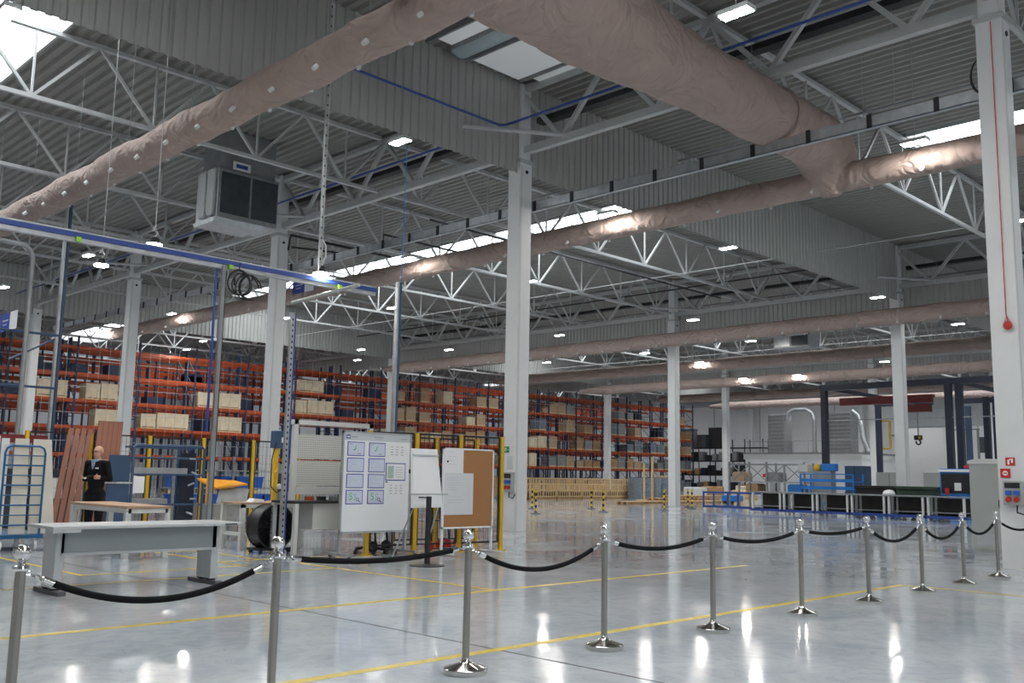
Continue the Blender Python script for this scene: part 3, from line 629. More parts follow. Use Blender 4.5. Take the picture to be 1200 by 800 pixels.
# ---- the man
def build_person(loc, rz):
    t = thing('person', 'bald man in a black suit standing with folded arms behind the work table', 'person', loc, rz)
    m = MB()
    def cap(p, q, a, b, n=14, k=6):
        p = Vector(p); q = Vector(q); d = (q-p); pts = []; rs = []
        L = d.length; u = d/L
        for i in range(5): th = PI/2*(1-i/4); pts.append(p-u*a*math.sin(th)); rs.append(max(.004, a*math.cos(th)))
        for i in range(1, k): pts.append(p+d*i/k); rs.append(a+(b-a)*i/k)
        for i in range(5): th = PI/2*i/4; pts.append(q+u*b*math.sin(th)); rs.append(max(.004, b*math.cos(th)))
        m.tube(pts, rs, n)
    def ell(c, sx, sy, sz): m.ball(c, 1, 18, 14, sc=(sx, sy, sz))
    # facing -y locally; legs
    for s in (-1, 1):
        cap((s*.10, .0, .92), (s*.11, -.01, .50), .105, .072); cap((s*.11, -.01, .50), (s*.115, .01, .10), .072, .055)
        ell((s*.125, -.06, .045), .048, .135, .045)
        cap((s*.20, .0, 1.475), (s*.265, .03, 1.20), .068, .056)        # upper arms
    cap((-.265, .02, 1.20), (.07, -.17, 1.22), .054, .042); cap((.265, .02, 1.20), (-.10, -.19, 1.18), .054, .042)  # folded forearms
    ell((0, 0, .95), .175, .125, .15); ell((0, 0, 1.12), .165, .12, .20); ell((0, .005, 1.33), .195, .13, .19); ell((0, .01, 1.45), .19, .10, .085)
    cap((-.15, .01, 1.475), (.15, .01, 1.475), .07, .07); ell((0, .0, .84), .19, .13, .12)
    cap((0, .01, 1.48), (0, -.005, 1.58), .056, .054)
    # head: skull, jaw, nose, ears, brow
    ell((0, .005, 1.70), .078, .098, .095); ell((0, -.03, 1.635), .058, .07, .065); ell((0, -.055, 1.60), .032, .035, .025)
    cap((0, -.095, 1.69), (0, -.115, 1.655), .010, .014); ell((-.079, .01, 1.675), .012, .026, .034); ell((.079, .01, 1.675), .012, .026, .034)
    ell((0, -.087, 1.705), .05, .016, .014); ell((0, -.092, 1.617), .024, .012, .008)
    # hands with fingers lying on the upper arms
    for s in (-1, 1):
        hx = s*.125 if s > 0 else -.155; hz = 1.225 if s > 0 else 1.185; hy = -.165
        ell((hx, hy, hz), .042, .028, .04)
        for k in range(4): cap((hx+s*.03, hy-.005, hz+.03-.02*k), (hx+s*(.085-.008*abs(k-1)), hy+.05, hz+.032-.022*k), .0095, .008, 8, 3)
        cap((hx, hy-.01, hz+.03), (hx+s*.035, hy-.012, hz+.068), .011, .009, 8, 3)
    me = m.mesh('body_raw', suit); o = bpy.data.objects.new('body_raw', me); COL.objects.link(o)
    rm = o.modifiers.new('r', 'REMESH'); rm.mode = 'VOXEL'; rm.voxel_size = .0105; sm = o.modifiers.new('s', 'SMOOTH'); sm.iterations = 4; sm.factor = .5
    dg = bpy.context.evaluated_depsgraph_get(); me2 = bpy.data.meshes.new_from_object(o.evaluated_get(dg)); bpy.data.objects.remove(o)
    me2.materials.clear()
    for mt in (suit, skin, black_pl): me2.materials.append(mt)
    for p in me2.polygons:
        c = p.center; p.use_smooth = True
        if c.z > 1.535: p.material_index = 1
        elif 1.13 < c.z < 1.30 and c.y < -.135 and (abs(c.x-.165) < .065 or abs(c.x+.195) < .065): p.material_index = 1
        elif c.z < .075: p.material_index = 2
    put('body', me2, t)
    part('shirt_front', shirt, t, lambda mm: mm.prism([(-.035, 1.535), (.035, 1.535), (.006, 1.37), (-.006, 1.37)], 'y', -.134, -.09))
    part('collar', shirt, t, lambda mm: mm.lathe([(.066, 1.50), (.068, 1.545), (.060, 1.55)], 18, (0, .002, 0)), True)
    B('pocket_square', paper, t, .075, .13, -.147, -.12, 1.375, 1.40); B('shirt_cuff', paper, t, -.09, -.055, -.232, -.20, 1.19, 1.22)
    part('glasses', black_pl, t, lambda mm: ([mm.tube([(s*.035+.026*math.cos(2*PI*k/14), -.112+.006*abs(math.cos(2*PI*k/14)), 1.69+.02*math.sin(2*PI*k/14)) for k in range(14)], .0035, 6, closed=True) for s in (-1, 1)], [mm.tube([(s*.061, -.108, 1.692), (s*.082, .0, 1.69)], .003, 6) for s in (-1, 1)], mm.tube([(-.01, -.115, 1.693), (.01, -.115, 1.693)], .003, 6)), True)
    part('hair_fringe', M('grey_hair', (.18, .16, .15), .8), t, lambda mm: mm.tube([(.081*math.cos(a), .012+.100*math.sin(a), 1.665) for a in [PI*k/14 for k in range(15)]], .012, 8), True)
build_person((7.25, 17.95, 0), math.radians(-62))

# ---- blue wire trolley with boards
t = thing('panel_trolley', 'teal blue tubular panel trolley with rungs on white casters', 'trolley', (5.45, 17.3, 0))
part('loop_frame', trolley_blue, t, lambda m: m.tube([(0, 0, .25), (.0, 0, 1.62), (.03, 0, 1.70), (.1, 0, 1.735), (.54, 0, 1.735), (.61, 0, 1.70), (.64, 0, 1.62), (.64, 0, .25)], .018, 10), True)
for k in range(8): T('rung', trolley_blue, t, [(0, 0, .42+.165*k), (.64, 0, .42+.165*k)], .0095 if k % 2 else .014, 8)
B('base_frame', trolley_blue, t, -.05, .69, -.05, .95, .20, .26)
for x in (.03, .58):
    for y in (.02, .85): part('caster', white_gloss, t, lambda m: m.tube([(x-.02, y, .09), (x+.02, y, .09)], .09, 16), True); 
T('loop_frame', trolley_blue, t, [(0, .9, .25), (0, .9, 1.5), (.64, .9, 1.5), (.64, .9, .25)], .016)
for k, (x, w, y, lean, mt, lb) in enumerate(((5.43, .12, 18.05, .0, white_gloss, 'bright white board standing on edge in the blue trolley'), (5.62, .26, 17.95, .05, ply, 'cream board standing in the blue trolley behind the rungs'), (5.95, .42, 18.0, .16, ply, 'wide cream board leaning out of the blue trolley'))):
    o = MB().prism([(0, .27), (w, .27), (w-lean, 1.86), (-lean*.2, 1.86)], 'y', 0, .03).build('wall_board', mt); o.location = (x, y-.6, 0); tag(o, lb, 'board')
o = MB().prism([(0, .27), (.5, .27), (.5, 1.9), (0, 1.9)], 'y', 0, .04).build('wall_board', white_gloss); o.location = (4.95, 17.6, 0); tag(o, 'white laminated board beside the blue trolley', 'board')
# ---- red-brown boards leaning on the fence
for k in range(9):
    m = MB(); hgt = 2.38 if k > 3 else 2.2; xb = 7.28+.105*k if k > 3 else 7.0+.13*k; xt = 7.80+.105*k if k > 3 else 7.62+.13*k; s_ = xt-xb
    m.add([(0, -1.0, 0), (.10, -1.0, 0), (.10, -.97, 0), (0, -.97, 0), (s_, 0, hgt), (s_+.10, 0, hgt), (s_+.10, .03, hgt), (s_, .03, hgt)], [(0,3,2,1),(4,5,6,7),(0,1,5,4),(1,2,6,5),(2,3,7,6),(3,0,4,7)])
    o = m.build('leaning_plank', plank_brown); o.location = (xb, 20.45, 0); tag(o, 'long red-brown plank leaning against the guard fence', 'plank', 'red-brown planks leaning on the fence')
# ---- blue parts rack with panels
t = thing('parts_rack', 'grey-blue tubular parts rack with sheet panels and a paper notice', 'rack', (8.05, 19.4, 0))
part('tube_frame', steel_blue, t, lambda m: (m.tube([(.5, 0, 0), (.5, 0, 1.84), (.55, 0, 1.87), (2.0, 0, 1.87), (2.06, 0, 1.82), (2.06, 0, 0)], .03, 10),), True)
for z in (1.62, 1.28, .66, .2): T('rail', steel_blue, t, [(.5, 0, z), (2.06, 0, z)], .022, 8)
B('sheet_panel', steel_blue, t, .02, .46, .02, .05, 1.12, 1.66); B('sheet_panel', steel_blue, t, 0, .46, .0, .03, .32, 1.08); T('rail', galv, t, [(-.05, -.02, 1.1), (.5, -.02, 1.1)], .015, 8)
B('sheet_panel', navy, t, 1.66, 2.0, .25, .28, .1, 1.75); B('tray', galv, t, .5, 1.7, .02, .4, 1.30, 1.42); B('tray', galv, t, .5, 1.3, .02, .4, .68, .78)
B('notice', paper, t, .52, .75, -.04, -.035, .90, 1.24); B('side_post', steel_blue, t, 1.64, 1.69, .35, .40, 0, 1.86); B('back_rail', steel_blue, t, .5, 2.06, .4, .43, 1.82, 1.86)
for k in range(5): tag(MB().tube([(0, 0, 0), (.14, .02, .05*(k % 3-1))], .02, 8).build('machined_part', galv, None, True, 0, (9.75+.06*(k % 2), 19.35, .50+.28*k)), 'small silver machined part hooked on the parts rack', 'metal part', 'machined parts on the parts rack')

# ---- safety fence: yellow posts, black mesh
def fence_panel(x0, y0, x1, y1, h, label, n):
    d = Vector((x1-x0, y1-y0, 0)); L = d.length; t = thing('guard_fence', label, 'fence', (x0, y0, 0), math.atan2(d.y, d.x))
    pm = MB().box(-.035, .035, -.035, .035, 0, h).mesh('post', yellow); fp = MB().box(-.09, .09, -.09, .09, 0, .012).mesh('foot_plate', yellow)
    for k in range(n+1): q = put('post', pm, t, (L*k/n, 0, 0)); put('foot_plate', fp, q)
    for k in range(n):
        a = L*k/n+.06; b = L*(k+1)/n-.06; m = MB()
        for z in (.16, h-.02): m.box(a, b, -.012, .012, z-.015, z+.015)
        for x in (a, b): m.box(x-.012, x+.012, -.012, .012, .16, h-.02)
        m.build('panel_frame', black_mt, t); m = MB(); q = a+.1
        while q < b: m.box(q-.002, q+.002, -.003, .003, .16, h-.02); q += .1
        z = .36
        while z < h-.1: m.box(a, b, -.003, .003, z-.002, z+.002); z += .2
        m.build('wire_mesh', black_mt, t)
fence_panel(6.9, 20.7, 14.6, 20.7, 2.12, 'long yellow-post guard fence with black mesh behind the parts rack', 6)
fence_panel(10.1, 13.5, 12.92, 13.1, 2.12, 'yellow-post guard fence with black mesh behind the notice boards', 3)
fence_panel(11.35, 14.4, 13.2, 14.1, 2.1, 'inner yellow-post fence with black mesh near the corkboard', 2)

# clutter in the cell behind the long fence
t = thing('flow_rack', 'grey shelf rack holding blue bins inside the fenced cell', 'rack', (11.0, 22.6, 0))
for x in (0, 1.6, 3.2):
    for y in (0, .7): B('post', galv_dark, t, x-.03, x+.03, y-.03, y+.03, 0, 1.75)
for z in (.5, .95, 1.4): B('shelf_board', galv, t, 0, 3.2, 0, .7, z-.03, z)
for k in range(7):
    for l, z in enumerate((.5, .95)):
        if (k+l) % 4 == 3: continue
        t = thing('plastic_tote', 'blue plastic tote on the grey shelf rack in the fenced cell', 'tote', (11.25+.42*k, 22.95, z), 0, 'blue totes in the fenced cell')
        part('tub', blue_pl, t, lambda m: m.prism([(-.15, 0), (.15, 0), (.18, .28), (-.18, .28)], 'y', -.28, .28)); part('rim', blue_pl, t, lambda m: m.box(-.195, .195, -.30, .30, .26, .29))
for k, (x, w, h, mt, lb) in enumerate(((7.6, 1.3, 1.35, navy, 'dark blue machine block behind the leaning planks'), (9.4, 1.2, 1.55, galv_dark, 'dull grey machine cabinet in the fenced cell'), (14.6, 1.2, 1.6, cab_grey, 'grey machine cabinet at the end of the shelf rack'))):
    t = thing('machine_block', lb, 'machine', (x, 23.2, 0)); B('body', mt, t, 0, w, 0, .9, .1, h, .02); B('plinth', black_pl, t, .05, w-.05, .05, .85, 0, .1); B('hatch', light_grey, t, .15, w-.3, -.015, 0, h*.5, h*.85); B('control_panel', black_pl, t, w-.25, w-.08, -.02, 0, h*.55, h*.8)
t = thing('red_beam_stand', 'dark red beam on posts crossing behind the boards trolley', 'beam stand', (5.4, 23.0, 0)); B('beam', rack_red, t, 0, 2.7, -.05, .05, 1.92, 2.1); B('post', navy, t, .1, .2, -.05, .05, 0, 1.92); B('post', navy, t, 2.4, 2.5, -.05, .05, 0, 1.92)
for k in range(3): tag(MB().box(0, .5, 0, .45, 0, .35).prism([(0, .35), (.5, .35), (.4, .4), (.1, .4)], 'y', 0, .45).build('stacked_carton', carton, None, loc=(12.0+.6*k, 24.2, 0)), 'brown carton on the floor behind the shelf rack', 'carton', 'cartons behind the shelf rack')
# ---- assembly corner: small table, bin, fan, workstation
t = thing('side_table', 'small white-legged table cluttered with papers by the fan', 'table', (8.82, 15.45, 0))
B('tabletop', oak_top, t, 0, 1.3, 0, .75, .80, .83)
for x in (0, 1.22):
    for y in (0, .67): B('leg', light_grey, t, x, x+.08, y, y+.08, 0, .80)
B('stretcher', light_grey, t, .02, .06, .08, .67, .25, .31); B('apron', light_grey, t, 0, 1.3, .0, .04, .74, .80)
for k, (x, y, w, z, mt, lb, nm) in enumerate(((9.1, 15.6, .25, .83, paper, 'curled white paper on the cluttered side table', 'paper_sheet'), (9.55, 15.75, .3, .83, carton, 'flat cardboard piece on the cluttered side table', 'cardboard_piece'), (9.75, 15.55, .22, .83, red_pl, 'thin red folder on the cluttered side table', 'folder'))):
    o = MB().prism([(0, 0), (w*.3, .07 if k == 0 else .02), (w, .05 if k == 0 else .025), (w, 0)], 'y', 0, .22).build(nm, mt); o.location = (x, y, z); tag(o, lb, nm.split('_')[0])
t = thing('tilt_bin', 'orange-yellow tilted chute bin with grey flap behind the side table', 'bin', (9.3, 17.6, 0))
part('side_wall', orange_bin, t, lambda m: m.prism([(-.05, .72), (.16, 1.05), (.04, 1.12), (-.03, 1.36)], 'y', 0, .03)); part('lip', orange_bin, t, lambda m: m.add([(.12, 0, 1.02), (.85, 0, 1.10), (.85, .5, 1.16), (.0, .5, 1.2), (.12, 0, 1.05), (.85, 0, 1.13), (.85, .5, 1.19), (.0, .5, 1.23)], [(0,3,2,1),(4,5,6,7),(0,1,5,4),(1,2,6,5),(2,3,7,6),(3,0,4,7)]))
part('flap', galv, t, lambda m: m.add([(.15, -.05, .75), (.8, -.05, .7), (.95, .1, 1.02), (.3, .1, 1.05)], [(0, 1, 2, 3)]) and m.box(.15, .8, .02, .5, .35, .72)); [B('leg', galv_dark, t, x, x+.05, y, y+.05, 0, .75) for x in (0, .75) for y in (0, .5)]
t = thing('drum_fan', 'large black drum fan on a wheeled base beside the workstation', 'fan', (9.05, 14.85, 0), math.radians(2))
part('drum', black_pl, t, lambda m: m.tube([(0, -.16, .44), (0, .16, .44)], .37, 32, cap=False), True)
part('rim', black_mt, t, lambda m: (m.tube([(.37*math.cos(2*PI*k/32), -.16, .44+.37*math.sin(2*PI*k/32)) for k in range(32)], .018, 6, closed=True), m.tube([(.37*math.cos(2*PI*k/32), .16, .44+.37*math.sin(2*PI*k/32)) for k in range(32)], .018, 6, closed=True)), True)
part('grille', black_mt, t, lambda m: ([m.tube([(rr*math.cos(2*PI*k/24), -.175, .44+rr*math.sin(2*PI*k/24)) for k in range(24)], .004, 5, closed=True) for rr in (.08, .14, .2, .26, .32)], [m.tube([(.05*math.cos(a), -.175, .44+.05*math.sin(a)), (.37*math.cos(a), -.17, .44+.37*math.sin(a))], .004, 5) for a in [PI*k/8 for k in range(16)]]), True)
for k in range(4):
    a = PI/2*k; part('blade', black_pl, t, lambda m: m.add([(.05*math.cos(a), -.03, .44+.05*math.sin(a)), (.33*math.cos(a-.3), -.06, .44+.33*math.sin(a-.3)), (.33*math.cos(a+.4), .06, .44+.33*math.sin(a+.4)), (.05*math.cos(a+.6), .03, .44+.05*math.sin(a+.6))], [(0, 1, 2, 3)]))
part('back_guard', black_mt, t, lambda m: m.tube([(0, .10, .44), (0, .11, .44)], .365, 28)); part('motor', black_pl, t, lambda m: m.tube([(0, -.1, .44), (0, .14, .44)], .075, 16), True)
B('base', black_mt, t, -.32, .32, -.2, .2, .05, .09)
for x in (-.28, .28): part('wheel', black_pl, t, lambda m: m.tube([(x-.02, .14, .045), (x+.02, .14, .045)], .045, 12), True); part('wheel', black_pl, t, lambda m: m.tube([(x-.02, -.16, .035), (x+.02, -.16, .035)], .035, 12), True)
t = thing('workstation', 'assembly workstation with perforated back panels and dark bench top', 'workstation', (8.97, 13.98, 0))
for x in (.30, 1.93): B('upright', light_grey, t, x, x+.09, .62, .70, .9, 2.30)
B('top_beam', light_grey, t, .2, 2.02, .62, .70, 2.22, 2.30); B('peg_panel', peg_mat, t, .39, 1.93, .63, .65, 1.62, 2.05); B('peg_panel', peg_mat, t, .39, 1.93, .63, .65, 1.15, 1.59); B('panel_rail', light_grey, t, .39, 1.93, .61, .65, 1.0, 1.14)
B('benchtop', black_mt, t, 0, 2.05, 0, .75, .86, .90)
for x in (.0, 1.97):
    for y in (.0, .67): B('leg', light_grey, t, x, x+.07, y, y+.07, 0, .86)
B('drawer_box', light_grey, t, .42, .95, .1, .6, .42, .86)
for k in range(5): tag(MB().box(0, .13, 0, .1, 0, .07).build('small_bin', [rack_orange, black_pl, galv_dark, carton, rubber][k], None, loc=(9.45+.25*k, 14.35, .90)), ['orange', 'black', 'grey metal', 'cardboard', 'dark rubber'][k]+' small parts bin on the workstation top', 'parts bin')
t = thing('office_chair', 'black swivel chair pushed beside the workstation, seen from behind', 'chair', (10.35, 13.75, 0), math.radians(35))
part('seat', black_pl, t, lambda m: m.box(-.24, .24, -.22, .24, .48, .56), bevel=.03); part('backrest', black_pl, t, lambda m: m.prism([(.20, .58), (.27, .58), (.34, 1.0), (.29, 1.02)], 'x', -.22, .22), bevel=.03)
T('gas_lift', black_mt, t, [(0, 0, .1), (0, 0, .48)], .03, 12)
for k in range(5):
    a = 2*PI*k/5; T('leg', black_pl, t, [(0, 0, .13), (.28*math.cos(a), .28*math.sin(a), .08)], .02, 8); part('caster', black_pl, t, lambda m: m.ball((.28*math.cos(a), .28*math.sin(a), .032), .032, 10, 8), True)

# ---- notice boards
t = thing('whiteboard', 'mobile whiteboard with grey header, eight framed sheets and papers', 'whiteboard', (9.32, 13.2, 0))
B('panel', white_gloss, t, .03, 1.43, 0, .02, .42, 2.05); B('header', header_tint, t, .035, 1.425, -.003, 0, 1.93, 2.045)
part('frame', galv, t, lambda m: (m.box(0, .03, -.012, .03, .40, 2.08), m.box(1.43, 1.46, -.012, .03, .40, 2.08), m.box(0, 1.46, -.012, .03, 2.05, 2.08), m.box(0, 1.46, -.012, .03, .40, .43)))
for x in (.02, 1.39):
    B('leg', galv, t, x, x+.05, .03, .07, .06, 1.5); B('foot', galv, t, x-.01, x+.06, -.28, .32, .05, .09)
    for y in (-.25, .28): part('caster', rubber, t, lambda m: m.ball((x+.025, y, .03), .03, 10, 8), True)
for c, x in enumerate((.10, .54)):
    for rw, z in enumerate((1.67, 1.405, 1.14, .875)):
        s = B('framed_sheet', ink_blue, t, x, x+.345, -.006, 0, z, z+.235); B('sheet', print_tint, s, x+.014, x+.331, -.008, -.006, z+.014, z+.221)
        if rw == 0:
            part('tick_mark', ink_green, s, lambda m: m.prism([(x+.10, z+.10), (x+.13, z+.085), (x+.16, z+.10), (x+.18, z+.175), (x+.165, z+.18), (x+.145, z+.12), (x+.125, z+.105)], 'y', -.0095, -.008)); B('caption', ink_grey, s, x+.20, x+.27, -.0095, -.008, z+.03, z+.05); B('caption', ink_grey, s, x+.03, x+.09, -.0095, -.008, z+.19, z+.205)
        if rw == 3:
            text_mesh('lettering', '5', .17, ink_green, s, (x+.10, -.0085, z+.12), (PI/2, 0, 0)); text_mesh('lettering', 'S', .17, M('print_teal_grey', (.38, .52, .50), .7), s, (x+.19, -.0085, z+.11), (PI/2, 0, 0))
            part('magnifier', ink_dark, s, lambda m: (m.tube([(x+.235+.025*math.cos(2*PI*k/12), -.009, z+.075+.025*math.sin(2*PI*k/12)) for k in range(12)], .004, 5, closed=True), m.bar((x+.255, -.009, z+.055), (x+.30, -.009, z+.03), .01)))
        if rw in (1, 2):
            for q in range(4): B('print_line', ink_grey, s, x+.04, x+.04+.06*(1+(q*7+c) % 3), -.0085, -.008, z+.19-.035*q, z+.193-.035*q)
s = B('framed_sheet', ink_blue, t, .91, 1.34, -.006, 0, 1.27, 1.57); B('sheet', paper, s, .925, 1.325, -.008, -.006, 1.285, 1.555); B('chart_block', M('print_sage', (.42, .52, .48), .7), s, .95, 1.08, -.0095, -.008, 1.31, 1.52)
for q in range(5): B('print_line', ink_grey, s, 1.11, 1.28, -.0095, -.008, 1.33+.04*q, 1.338+.04*q)
for z0, z1 in ((1.62, 1.89), (.95, 1.23)):
    s = B('notice', paper, t, .97, 1.38, -.005, 0, z0, z1)
    for q in range(12): B('print_block', ink_grey, s, 1.0+.11*(q % 3)+.01*(q % 2), 1.06+.11*(q % 3), -.0062, -.005, z1-.05-.045*(q//3), z1-.038-.045*(q//3))
B('logo', ink_blue, t, .07, .15, -.006, -.003, 1.955, 2.02); B('logo_mark', white_gloss, t, .085, .135, -.0075, -.006, 1.975, 1.998)
B('header_print', ink_grey, t, .17, .30, -.005, -.003, 1.975, 1.997); B('header_print', ink_grey, t, .64, .83, -.005, -.003, 1.985, 2.006); B('header_print', ink_grey, t, .67, .80, -.005, -.003, 1.955, 1.966); B('header_print', ink_grey, t, 1.22, 1.36, -.005, -.003, 1.975, 1.99)
B('magnet', black_pl, t, .92, .95, -.012, 0, 1.235, 1.255); B('latch', black_mt, t, 1.42, 1.47, -.03, .0, 1.40, 1.47)
t = thing('flip_chart', 'white flip chart pad on a black pole stand with round base', 'flip chart', (9.60, 11.7, 0))
Q6 = [(0, 1, 2, 3), (7, 6, 5, 4), (0, 4, 5, 1), (1, 5, 6, 2), (2, 6, 7, 3), (3, 7, 4, 0)]
part('backboard', white_gloss, t, lambda m: m.add([(0, 0, .87), (.64, 0, .87), (.62, .15, 1.79), (.08, .15, 1.79), (0, .02, .87), (.64, .02, .87), (.62, .17, 1.79), (.08, .17, 1.79)], Q6))
part('paper_pad', paper, t, lambda m: m.add([(.015, -.004, .90), (.625, -.004, .90), (.605, .136, 1.75), (.09, .136, 1.75), (.015, -.012, .90), (.625, -.012, .90), (.605, .128, 1.75), (.09, .128, 1.75)], Q6))
part('clamp_bar', header_tint, t, lambda m: m.box(.085, .61, .09, .12, 1.68, 1.70)); T('marker_rail', galv, t, [(-.06, -.04, 1.08), (.70, -.04, 1.08)], .011, 8)
B('pole', black_mt, t, .12, .18, -.26, -.20, .02, 1.05); part('base', black_mt, t, lambda m: m.lathe([(.27, 0), (.27, .012), (.2, .02), (.04, .035)], 32, (.15, -.23, 0)), True); T('bracket', black_mt, t, [(.15, -.22, 1.03), (.15, .01, 1.03)], .01, 8)
T('rear_leg', galv, t, [(.08, .03, .9), (.0, .5, 0)], .012, 8); T('rear_leg', galv, t, [(.58, .03, .9), (.66, .5, 0)], .012, 8)
t = thing('cork_board', 'mobile corkboard in a white frame with paper sheets pinned on it', 'notice board', (11.19, 12.8, 0))
B('cork_panel', cork, t, .03, 1.2, 0, .02, .48, 1.83)
part('frame', white_gloss, t, lambda m: (m.box(0, .03, -.01, .03, .45, 1.86), m.box(1.2, 1.23, -.01, .03, .45, 1.86), m.box(0, 1.23, -.01, .03, 1.83, 1.86), m.box(0, 1.23, -.01, .03, .45, .48)))
for x in (.0, 1.195): B('leg', white_gloss, t, x, x+.035, .0, .035, .03, .46); B('foot', white_gloss, t, x, x+.035, -.3, .3, .02, .05)
s = B('pinned_sheet', paper, t, .03, .47, -.006, 0, 1.42, 1.83); s2 = B('pinned_sheet', M('grey_paper', (.70, .71, .73), .8, var=.01), t, .03, .72, -.008, -.006, .69, 1.42)
for q in range(6): B('print_line', ink_grey, s2, .12, .30+.06*(q % 4), -.0092, -.008, 1.33-.04*q, 1.333-.04*q)
for q in range(3): B('print_line', ink_grey, s2, .12, .45+.05*(q % 2), -.0092, -.008, 1.0-.05*q, 1.004-.05*q)
for q in range(4): B('print_line', ink_grey, s, .10, .25+.05*(q % 2), -.0072, -.006, 1.78-.07*q, 1.784-.07*q)
part('pin', black_pl, s, lambda m: m.ball((.09, -.012, 1.62), .018, 10, 8), True)
for k, (x, y) in enumerate(((11.75, 13.55), (12.35, 13.75), (10.75, 13.9))):
    t = thing('hand_truck', ['black hand truck with red wheels behind the corkboard', 'second low dolly with red wheels behind the corkboard', 'black trolley frame behind the whiteboard'][k], 'trolley', (x, y, 0), .3)
    part('frame', black_mt, t, lambda m: (m.tube([(-.18, 0, .12), (-.18, .12, 1.0), (.18, .12, 1.0), (.18, 0, .12)], .018, 8), m.tube([(-.18, .06, .55), (.18, .06, .55)], .014, 8), m.box(-.2, .2, -.22, .02, .05, .065)), True)
    for s in (-1, 1): part('wheel', red_pl if k < 2 else black_pl, t, lambda m: m.tube([(s*.2-.02, .05, .10), (s*.2+.02, .05, .10)], .10, 16), True)

# ---- blue overhead rail with posts
t = thing('overhead_rail', 'long blue and silver overhead rail on slim posts above the work area', 'rail frame', (0, 14.2, 0))
part('rail', blue_pipe, t, lambda m: m.box(3.2, 10.62, -.025, .025, 4.73, 4.80)); B('silver_edge', galv, t, 3.2, 10.62, -.03, .03, 4.80, 4.825); B('lower_channel', galv, t, 3.2, 10.62, .0, .09, 4.66, 4.73)
for x, z1, mt, w in ((11.16, 5.0, steel_blue, .07),):
    B('post', galv, t, x-.05, x-.01, -.04, .04, 0, z1); B('post', mt, t, x-.01, x+.05, -.035, .035, 0, z1)
B('post', galv_dark, t, 7.50, 7.56, -.03, .03, 0, 4.7); B('post', black_mt, t, 7.56, 7.575, -.03, .03, 0, 4.6); T('blue_pole', blue_pipe, t, [(7.46, .1, 2.0), (7.46, .1, 4.7)], .022, 8)
B('perforated_strut', galv, t, 8.83, 8.90, -.03, .03, 0, 4.1); B('post', blue_pipe, t, 8.90, 8.935, -.02, .05, 0, 4.1)
hm = MB().box(-.012, .012, -.034, -.03, -.02, .02).mesh('slot', black_pl)
for k in range(40): put('slot', hm, t, (8.865, 0, .2+.097*k))
T('swing_arm', white_steel, t, [(8.85, .0, 4.28), (8.9, -1.85, 4.36)], .03, 10)
T('pull_cord', bright_blue, t, [(11.18, -.05, 5.0), (11.2, -.05, 7.7)], .008, 6)
for x in (5.15, 7.6, 9.75): B('lime_tag', lime, t, x, x+.07, -.06, -.03, 4.66, 4.73)
t = thing('bent_pipe_stand', 'grey bent pipe upright with cross rails beyond the red beam', 'pipe stand', (7.87, 24.3, 0)); T('pipe', galv_dark, t, [(0, 0, 0), (0, 0, 6.4), (-.05, 0, 6.58), (-.2, 0, 6.68), (-2.4, 0, 6.75)], .055, 10)
for z in (4.6, 3.3): T('cross_rail', steel_blue, t, [(-2.4, .1, z), (.8, .1, z)], .03, 8)
T('diagonal_rail', steel_blue, t, [(-.3, .1, 3.9), (.7, .1, 4.5)], .025, 8)
t = thing('power_drop', 'tall blue and silver power profile standing behind the crumpled duct', 'profile', (9.2, 25.9, 0)); B('silver_side', galv, t, -.09, -.02, -.06, .06, 0, 8.35); B('blue_side', steel_blue, t, -.02, .06, -.05, .05, 0, 8.35); B('dark_slot', black_mt, t, -.03, -.01, -.065, -.05, .1, 8.3)
t = thing('hanger_strip', 'perforated silver strip hanging from the roof down to the blue rail', 'hanger strip', (9.36, 14.2, 0))
B('strip', galv, t, -.02, .02, -.025, .025, 4.83, 11.9)
for k in range(36): put('slot', hm, t, (0, .006, 4.95+.19*k))
T('cable', cord_white, t, [(.05, 0, 5.0), (.06, 0, 11.9)], .006, 6); T('cable_loop', cord_white, t, [(.05, 0, 5.5), (.12, 0, 5.4), (.13, 0, 5.2), (.06, 0, 5.1)], .014, 6)
t = thing('cable_coil', 'coiled black cables hanging under the blue rail', 'cable', (7.6, 14.15, 4.45))
for k, (cx, cz, rr) in enumerate(((.17, .0, .21), (.23, -.02, .18), (.19, .01, .20), (.42, -.04, .21), (.45, -.03, .2), (.40, -.03, .215))):
    part('loop', cable, t, lambda m: m.tube([(cx+rr*math.cos(2*PI*q/24), .03*k-.06+.02*math.sin(4*PI*q/24), cz+rr*1.0*math.sin(2*PI*q/24)) for q in range(24 if k < 3 else 20)], .012, 7, closed=k < 3), True)
T('tie', cable, t, [(.17, -.02, .2), (.2, 0, .34)], .01, 6)
t = thing('cable_coil', 'black cable coil hanging high on the column with the red bell', 'cable', (18.02, 5.62, 8.9))
for k in range(4): part('loop', cable, t, lambda m: m.tube([(-.03+.012*k, .16+.2*math.cos(2*PI*q/22)+.01*k, .34*math.sin(2*PI*q/22)) for q in range(22)], .012, 6, closed=True), True)
